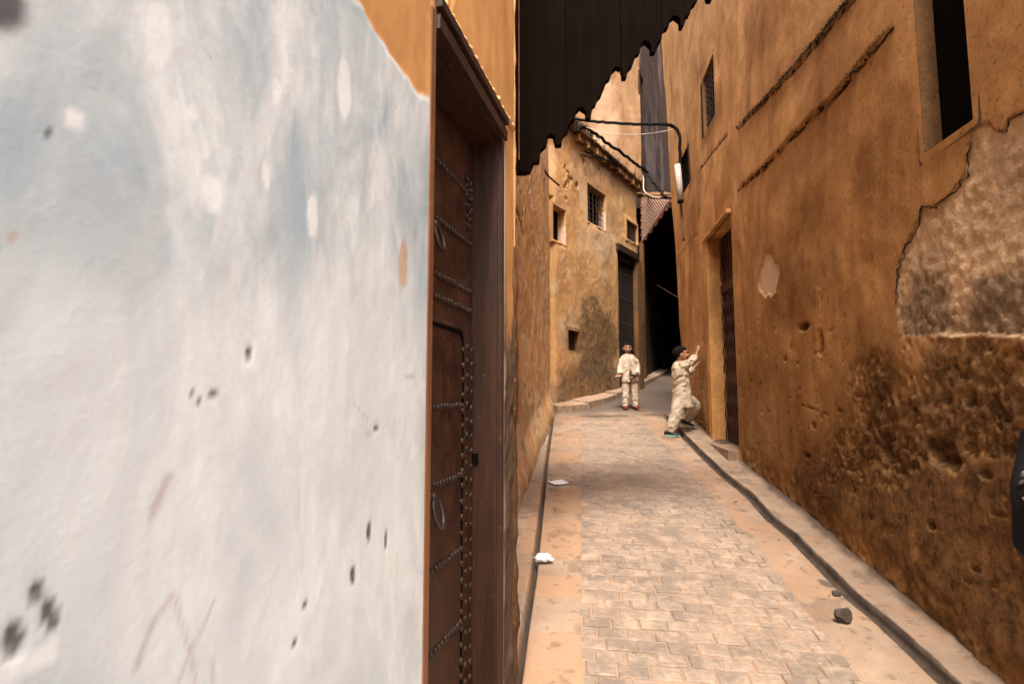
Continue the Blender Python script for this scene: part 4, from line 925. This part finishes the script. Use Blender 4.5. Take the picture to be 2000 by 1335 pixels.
weeds([RW.P(*p, .03) for p in ledge1[4:]], 120, .022, 'dry_weeds', 'sparse dark weeds at the near end of the lower ledge on the right house', seed=9, spread=.01, w=.0024)

# ------------------------------------------------------------------ litter and stones
def rock(name, u, v, sx, sy, sz_, seed, label, cat='stone'):
    x, y = fl(u, v); V = []; b = MB().ball((0, 0, 0), 1, 14, 10); A = np.array(b.V); r = random.Random(seed)
    for k in range(9):
        d = np.array([r.gauss(0, 1) for _ in range(3)]); d /= np.linalg.norm(d); c = r.uniform(.55, .8); t = A@d; A = A-np.outer(np.maximum(t-c, 0), d)
    A *= np.array((sx, sy, sz_)); A[:, 2] -= A[:, 2].min(); zb = float(floor_fn(np.array([[x]]), np.array([[y]]))[0][0, 0])
    A += np.array((x, y, zb-.006)); return tag(mesh(name, A, b.F, m_rock, loc=(x, y, zb)), label, cat)
rock('stone', 1648, 1219, .048, .034, .048, 3, 'dark angular stone on the concrete strip beside the right gutter')
rock('stone', 1634, 1163, .035, .02, .02, 5, 'small dark flat stone at the edge of the right gutter')
rock('pebble', 1619, 1164, .008, .008, .006, 6, 'tiny pebble just left of the flat stone by the gutter', 'pebble')
rock('pebble', 1437, 980, .016, .010, .010, 7, 'small pebble on the right concrete strip beside the pavers', 'pebble')
rock('pebble', 1522, 1052, .009, .008, .007, 8, 'tiny dark pebble on the concrete between pavers and right gutter', 'pebble')
rock('pebble', 1101, 1103, .010, .008, .006, 9, 'tiny brown pebble right of the crumpled paper', 'pebble')
x, y = fl(1091, 944); A = []; nx, ny = 8, 6; r = random.Random(2)
for i in range(nx+1):
    for j in range(ny+1):
        a0 = (i/nx-.5)*.17; b0 = (j/ny-.5)*.14; t = .4; A.append((x+a0*math.cos(t)-b0*math.sin(t), y+a0*math.sin(t)+b0*math.cos(t), gz(y+a0*math.sin(t)+b0*math.cos(t))+.012+r.uniform(0, .008)+.02*abs(a0)))
Fc = [(i*(ny+1)+j, (i+1)*(ny+1)+j, (i+1)*(ny+1)+j+1, i*(ny+1)+j+1) for i in range(nx) for j in range(ny)]
p_ = mesh('paper_scrap', A, Fc, m_paper, loc=(x, y, gz(y)), smooth=True); tag(p_, 'flat white paper scrap lying on the left concrete strip', 'paper'); p_.modifiers.new('t', 'SOLIDIFY').thickness = .002
x, y = fl(1062, 1100); b = MB().ball((0, 0, 0), 1, 20, 14); A = np.array(b.V); nn = A.copy()
A = A*(1+2.2*np.abs(fbm(nn[:, 0]*2.3+5+nn[:, 2], nn[:, 1]*2.3+nn[:, 2]*2.1, 3, 4))+.9*fbm(nn[:, 0]*6+nn[:, 2]*3, nn[:, 1]*6, 13, 2))[:, None]*np.array((.044, .034, .020)); A[:, 2] -= A[:, 2].min(); A += np.array((x, y, gz(y)+.004))
tag(mesh('crumpled_paper', A, b.F, m_paper, loc=(x, y, gz(y))), 'crumpled white tissue lying beside the left gutter', 'paper')

# ------------------------------------------------------------------ people
def hand(m, wrist, d, up, s=1., curl=.5, thumb=1):
    """palm and five curled fingers as capsules; d = pointing direction, up = back of hand"""
    w = Vector(wrist); d = Vector(d).normalized(); up = Vector(up); up = (up-d*up.dot(d)).normalized(); sx = d.cross(up)
    L = .075*s; m.tube([w-d*.02*s, w+d*.02*s, w+d*L*.6, w+d*L], [(.016*s, .02*s), (.014*s, .028*s), (.014*s, .034*s), (.011*s, .032*s)], 10, up=tuple(up))
    for k, (o, l) in enumerate(((-.024, .056), (-.008, .064), (.008, .060), (.024, .048))):
        p = w+d*L*.92+sx*o*s; a_ = curl*.5; p1 = p+(d*math.cos(a_)-up*math.sin(a_))*l*s*.5; a2 = curl*1.2; p2 = p1+(d*math.cos(a2)-up*math.sin(a2))*l*s*.5
        m.tube([p-d*.01*s, p, p1, p2], [.0085*s, .0085*s, .0078*s, .0062*s], 7)
    p = w+d*.025*s-sx*thumb*.026*s; p1 = p+(d*.7-sx*thumb*.7).normalized()*.032*s; m.tube([p+sx*thumb*.01*s, p, p1, p1+(d*.95-sx*thumb*.2-up*.2)*.026*s], [.012*s, .011*s, .009*s, .007*s], 7)
def remeshed(name, m, mat, parent, vox=.008, smooth=3):
    o = m.make(name, mat, parent, smooth=True)
    r = o.modifiers.new('r', 'REMESH'); r.mode = 'VOXEL'; r.voxel_size = vox; r.use_smooth_shade = True
    s_ = o.modifiers.new('s', 'SMOOTH'); s_.iterations = smooth; s_.factor = .4
    dg = bpy.context.evaluated_depsgraph_get(); me = bpy.data.meshes.new_from_object(o.evaluated_get(dg)); o.modifiers.clear(); o.data = me
    if not me.materials: me.materials.append(mat)
    return o
def head(m, c, fwd, s=1., up=(0, 0, 1)):
    """skull, jaw, nose, ears; returns frame"""
    c = Vector(c); f = Vector(fwd).normalized(); u = Vector(up); u = (u-f*u.dot(f)).normalized(); r_ = f.cross(u)
    def E(p, rad, nu=16, nv=12):
        b = MB().ball((0, 0, 0), 1, nu, nv); M_ = Matrix((r_, f, u)).transposed()
        m.add([tuple(c+M_ @ Vector(((v[0]*rad[0]+p[0])*s, (v[1]*rad[1]+p[1])*s, (v[2]*rad[2]+p[2])*s))) for v in b.V], b.F)
    E((0, -.012, .022), (.073, .090, .083)); E((0, .018, -.020), (.058, .066, .072)); E((0, .034, -.062), (.036, .038, .032)); E((0, .088, -.022), (.012, .014, .018), 8, 6); E((0, .080, -.002), (.008, .012, .022), 8, 6)
    E((0, .070, .026), (.045, .018, .012), 10, 6); E((.034, .062, -.030), (.020, .020, .020), 8, 6); E((-.034, .062, -.030), (.020, .020, .020), 8, 6)
    E((0, .074, -.052), (.020, .012, .008), 8, 6)
    for sx in (-1, 1): E((sx*.073, -.006, -.012), (.010, .018, .028), 10, 8)
    return c, f, u, r_
def face_bits(body, fr, s, mat_hair, hair_len=1.0):
    c, f, u, r_ = fr; M_ = Matrix((r_, f, u)).transposed()
    T = lambda x, y, z: c+M_ @ Vector((x*s, y*s, z*s))
    for sx in (-1, 1):
        q = MB().ball(T(sx*.030, .077, .004), (.0115*s, .0115*s, .008*s), 10, 8); q.make('eye', m_eye, body, smooth=True)
        q = MB().tube([T(sx*.016, .088, .019), T(sx*.030, .087, .024), T(sx*.044, .078, .020)], [.003*s, .0045*s, .0025*s], 6); q.make('eyebrow', mat_hair, body)
    q = MB().tube([T(-.020, .082, -.051), T(0, .089, -.049), T(.020, .082, -.051)], [.002*s, .006*s, .002*s], 7); q.make('lips', m_lip, body, smooth=True)
    b = MB().ball((0, 0, 0), 1, 26, 18); V = []; rr = np.array(b.V)
    nz_ = fbm(rr[:, 0]*9+3, rr[:, 1]*9+rr[:, 2]*7, 5, 3)
    for v, n_ in zip(b.V, nz_):
        x, y_, z = v; k = .97+.16*n_
        zz = z*.083+.028; lim = (.050+.020*n_*2 if y_ > .35 else (-.010+.04*n_ if y_ > -.1 else -.062))
        if zz < lim: zz = lim; k *= .96
        V.append(T(x*.080*k, (y_*.103*k-.016), zz+.006*n_))
    mesh('hair', V, b.F, mat_hair, body, smooth=True)
def garment(name, mat, parent, m, vox=.011, amp=.012, freq=16, seed=0, fold=(1, 1, .35), sm=2):
    o = remeshed(name, m, mat, parent, vox, sm); me = o.data; n = len(me.vertices); co = np.empty(n*3); me.vertices.foreach_get('co', co); co = co.reshape(-1, 3)
    nr = np.empty(n*3); me.vertices.foreach_get('normal', nr); nr = nr.reshape(-1, 3)
    a_ = co*np.array(fold)*freq; f_ = np.abs(fbm(a_[:, 0]+a_[:, 1]+seed, a_[:, 2]+a_[:, 1]*.6, seed, 3))*2
    co = co+nr*((.25-f_)*amp)[:, None]; me.vertices.foreach_set('co', co.ravel()); me.update(); return o

def put(P0, yaw=0.):
    c_, s_ = math.cos(yaw), math.sin(yaw)
    return lambda x, y, z: (P0[0]+x*c_-y*s_, P0[1]+x*s_+y*c_, P0[2]+z)

# child A: stands facing the camera
kx, ky = fl(1231, 799); K = put((kx, ky, gz(ky)))
k1 = thing('person', K(0, 0, 0), 'child in cream tunic and trousers standing in the alley facing the camera', 'person')
b = MB(); fr = head(b, K(-.035, -.01, 1.185), (-.1, -1, -.02), 1.06)
b.tube([K(-.03, 0, 1.13), K(-.025, 0, 1.03)], [.040, .045], 12)
b.tube([K(-.02, 0, 1.05), K(-.02, 0, .98), K(-.01, 0, .80), K(0, 0, .62), K(0, 0, .56)], [(.05, .05), (.115, .07), (.11, .07), (.12, .08), (.10, .07)], 16, up=(1, 0, 0))
aR = [K(-.12, 0, .95), K(-.175, .01, .80), K(-.185, -.07, .645)]; aL = [K(.085, 0, .95), K(.145, .01, .79), K(.07, -.13, .64)]
for A_ in (aR, aL): b.tube(A_, [.042, .033, .022], 10)
hand(b, aR[2], (-.95, -.25, -.05), (0, -.3, 1), .95, .2, 1); hand(b, aL[2], (-.85, -.5, -.1), (.1, -.5, .8), .95, .9, -1)
for sx in (-1, 1): b.tube([K(sx*.065, 0, .60), K(sx*.080, -.01, .33), K(sx*.088, 0, .06), K(sx*.088, -.03, .04)], [.072, .050, .033, .034], 12)
body = remeshed('body', b, m_skin, k1, .007); face_bits(body, fr, 1.06, m_hair)
b = MB(); b.tube([K(-.02, 0, 1.07), K(-.02, 0, 1.035), K(-.02, 0, .98), K(-.015, 0, .84), K(-.005, -.01, .70), K(0, -.01, .58), K(.005, -.01, .53)], [(.06, .055), (.12, .08), (.160, .10), (.148, .105), (.150, .11), (.162, .12), (.168, .122)], 22, up=(1, 0, 0))
b.tube([K(-.10, 0, .99), K(-.155, 0, .92), K(-.182, .0, .80), K(-.192, -.03, .72), K(-.188, -.06, .67)], [.052, .054, .054, .058, .062], 14); b.tube([K(.075, 0, .99), K(.13, 0, .92), K(.155, 0, .80), K(.14, -.05, .72), K(.115, -.10, .67)], [.052, .054, .054, .056, .054], 14)
garment('tunic', m_cream2, k1, b, .010, .034, 17, 2, (1, 1, .45), 1)
b = MB(); b.tube([K(-.025, -.118, 1.01), K(-.02, -.128, .90), K(-.012, -.138, .78), K(-.01, -.142, .70)], [(.022, .006)]*4, 8, up=(1, 0, 0)); b.make('embroidered_placket', m_embr, k1, smooth=True)
b = MB()
for sx in (-1, 1): b.tube([K(sx*.055, 0, .64), K(sx*.075, 0, .54), K(sx*.085, -.01, .35), K(sx*.092, -.01, .20), K(sx*.096, -.01, .06)], [(.08, .095), (.082, .09), (.072, .078), (.064, .07), (.056, .062)], 16)
garment('trousers', m_cream, k1, b, .010, .026, 20, 7, (1, 1, .9))
for sx in (-1, 1):
    b = MB(); b.tube([K(sx*.095, .05, .030), K(sx*.098, .0, .040), K(sx*.105, -.06, .034), K(sx*.11, -.12, .024), K(sx*.112, -.145, .02)], [(.028, .032), (.038, .038), (.032, .042), (.022, .038), (.010, .02)], 12); b.make('shoe', m_redshoe, k1, smooth=True)
b = MB(); b.tube([K(-.05, -.165, .655), K(0, -.18, .66), K(.06, -.17, .65), K(.12, -.13, .655)], [.014, .022, .020, .010], 8); o = b.make('pouch', m_blkshoe, smooth=True); tag(o, 'small dark object held at the waist by the front-facing child', 'pouch')
# child B: leans on the right wall
kx, ky = fl(1316, 851); K0 = (kx, ky, gz(ky)); K = put(K0)
k2 = thing('person', K0, 'child in long cream tunic reaching up against the right wall, seen from the side', 'person')
def KP(u, v, dy=0.): return at(u, v, ky+dy)
b = MB(); fr = head(b, KP(1331, 691, .06), (.93, -.15, .12), 1.12, (-.15, 0, 1))
b.tube([KP(1329, 700, .07), KP(1328, 714, .08)], [.042, .05], 12)
b.tube([KP(1328, 708, .08), KP(1328, 722, .08), KP(1331, 745, .08), KP(1333, 775, .08), KP(1334, 785, .08)], [(.05, .05), (.08, .13), (.08, .12), (.085, .12), (.07, .1)], 16, up=(1, 0, 0))
aR = [KP(1329, 716, -.04), KP(1351, 707, -.06), KP(1361, 690, .04)]; aL = [KP(1331, 716, .20), KP(1346, 727, .27), KP(1358, 716, .25)]
for A_ in (aR, aL): b.tube(A_, [.042, .034, .024], 10)
hand(b, aR[2], (.25, .1, 1), (-.9, -.3, .2), 1., .35, -1); hand(b, aL[2], (.6, .1, .8), (-.8, 0, .5), 1., .5, 1)
lg1 = [KP(1329, 780, .02), KP(1321, 815, -.02), KP(1309, 845, .0)]; lg2 = [KP(1338, 780, .16), KP(1361, 790, .22), KP(1340, 822, .45)]
b.tube(lg1, [.08, .055, .036], 12); b.tube(lg2, [.08, .055, .036], 12)
body = remeshed('body', b, m_skin, k2, .007); face_bits(body, fr, 1.12, m_hair)
b = MB(); b.tube([KP(1328, 705, .07), KP(1328, 710, .08), KP(1328, 719, .08), KP(1329, 738, .08), KP(1331, 755, .08), KP(1332, 775, .08), KP(1333, 795, .08)], [(.055, .06), (.09, .12), (.115, .165), (.118, .16), (.122, .155), (.137, .17), (.150, .18)], 22, up=(1, 0, 0))
b.tube([KP(1330, 715, -.02), KP(1341, 711, -.05), KP(1352, 705, -.06), KP(1357, 697, -.02)], [.070, .060, .056, .058], 14); b.tube([KP(1331, 716, .18), KP(1340, 724, .24), KP(1348, 726, .26), KP(1354, 719, .25)], [.066, .058, .052, .056], 14)
garment('tunic', m_cream, k2, b, .010, .036, 14, 12, (1, 1, .8), 1)
b = MB(); b.tube([KP(1329, 778, .02), KP(1325, 795, .0), KP(1320, 815, -.02), KP(1313, 832, -.01), KP(1309, 843, .0)], [.10, .098, .085, .078, .068], 16); b.tube([KP(1338, 778, .14), KP(1349, 784, .18), KP(1358, 793, .22), KP(1351, 807, .33), KP(1343, 818, .42)], [.10, .095, .085, .075, .062], 16)
garment('trousers', m_cream2, k2, b, .011, .030, 18, 21, (1, 1, .9))
def shoe(p, d, parent, tilt=0.):
    p = Vector(p); d = Vector(d).normalized(); u = Vector((0, 0, 1)); u = (u-d*u.dot(d)).normalized()
    b = MB(); b.tube([p-d*.06+u*.045, p+u*.055, p+d*.07+u*.04, p+d*.135+u*.03, p+d*.16+u*.028], [(.03, .03), (.038, .038), (.03, .042), (.022, .036), (.010, .018)], 12, up=tuple(u)); b.make('shoe', m_blkshoe, parent, smooth=True)
    b = MB(); b.tube([p-d*.075+u*.014, p-d*.02+u*.012, p+d*.08+u*.012, p+d*.165+u*.014], [(.012, .028), (.014, .038), (.014, .046), (.012, .024)], 12, up=tuple(u)); b.make('shoe_sole', m_mint, parent, smooth=True)
shoe((Vector(KP(1306, 852, .0))), (.85, -.5, .0), k2); shoe(Vector(KP(1334, 829, .45)), (.85, -.35, -.22), k2)

# bystander at the right edge: only a sleeve shows
px_, py_ = 1.64, 1.52; K = put((px_, py_, gz(py_)), 0.)
k3 = thing('person', K(0, 0, 0), 'passer-by in a black jacket with pale print, only one arm inside the right edge', 'person')
b = MB(); fr = head(b, K(.05, .02, 1.60), (.05, 1, 0), 1.12); b.tube([K(.05, .0, 1.53), K(.05, 0, 1.42)], [.055, .06], 12)
b.tube([K(.05, 0, 1.45), K(.05, 0, 1.36), K(.05, 0, 1.1), K(.05, 0, .9), K(.05, 0, .8)], [(.06, .06), (.19, .10), (.16, .10), (.15, .10), (.12, .09)], 16, up=(1, 0, 0))
aL = [K(-.17, 0, 1.33), K(-.22, .03, 1.06), K(.0, .22, .95)]; aR = [K(.27, 0, 1.33), K(.32, -.02, 1.05), K(.3, .1, .82)]
for A_ in (aL, aR): b.tube(A_, [.05, .042, .028], 10)
hand(b, aL[2], (.6, .7, .1), (-.5, 0, .8), 1.1, .6, 1); hand(b, aR[2], (0, .3, -1), (1, 0, 0), 1.1, .5, 1)
for sx in (-1, 1): b.tube([K(.05+sx*.09, 0, .85), K(.05+sx*.1, .02, .46), K(.05+sx*.1, 0, .08)], [.09, .06, .04], 12)
body = remeshed('body', b, m_skin, k3, .009); face_bits(body, fr, 1.12, m_hair)
b = MB(); b.tube([K(.05, 0, 1.46), K(.05, 0, 1.38), K(.05, 0, 1.2), K(.05, 0, .95), K(.05, 0, .76)], [(.08, .08), (.20, .12), (.19, .13), (.18, .13), (.18, .13)], 20, up=(1, 0, 0))
b.tube([K(-.13, 0, 1.36), K(-.195, 0, 1.30), K(-.232, .01, 1.16), K(-.215, .05, 1.02), K(-.10, .16, .97), K(-.02, .215, .955)], [.055, .066, .062, .056, .052, .044], 16); b.tube([K(.22, 0, 1.35), K(.30, 0, 1.2), K(.32, 0, 1.05), K(.3, .08, .87)], [.065, .062, .058, .045], 16)
jk = garment('jacket', m_jacket, k3, b, .012, .012, 12, 4)
b = MB()
for i, (zz, w_, t0, t1) in enumerate(((1.215, .012, 195, 240), (1.19, .006, 190, 225), (1.165, .009, 205, 250), (1.135, .010, 195, 235), (1.10, .006, 200, 230))):
    b.tube([K(-.228+.069*math.cos(R(t)), .014+.069*math.sin(R(t)), zz+.012*math.sin(t*.09+i)) for t in np.linspace(t0, t1, 6)], [.002, w_*.8, w_*.4, w_*.8, w_*.5, .002], 6)
b.make('sleeve_print', m_print, k3, smooth=True)
b = MB()
for sx in (-1, 1): b.tube([K(.05+sx*.08, 0, .9), K(.05+sx*.1, .02, .46), K(.05+sx*.1, 0, .06)], [.11, .085, .075], 14)
garment('trousers', m_jeans, k3, b, .014, .015, 14, 8)
for sx in (-1, 1): b = MB(); b.tube([K(.05+sx*.1, -.07, .045), K(.05+sx*.1, .05, .045), K(.05+sx*.1, .18, .03)], [.045, .05, .03], 12); b.make('shoe', m_blkshoe, k3, smooth=True)
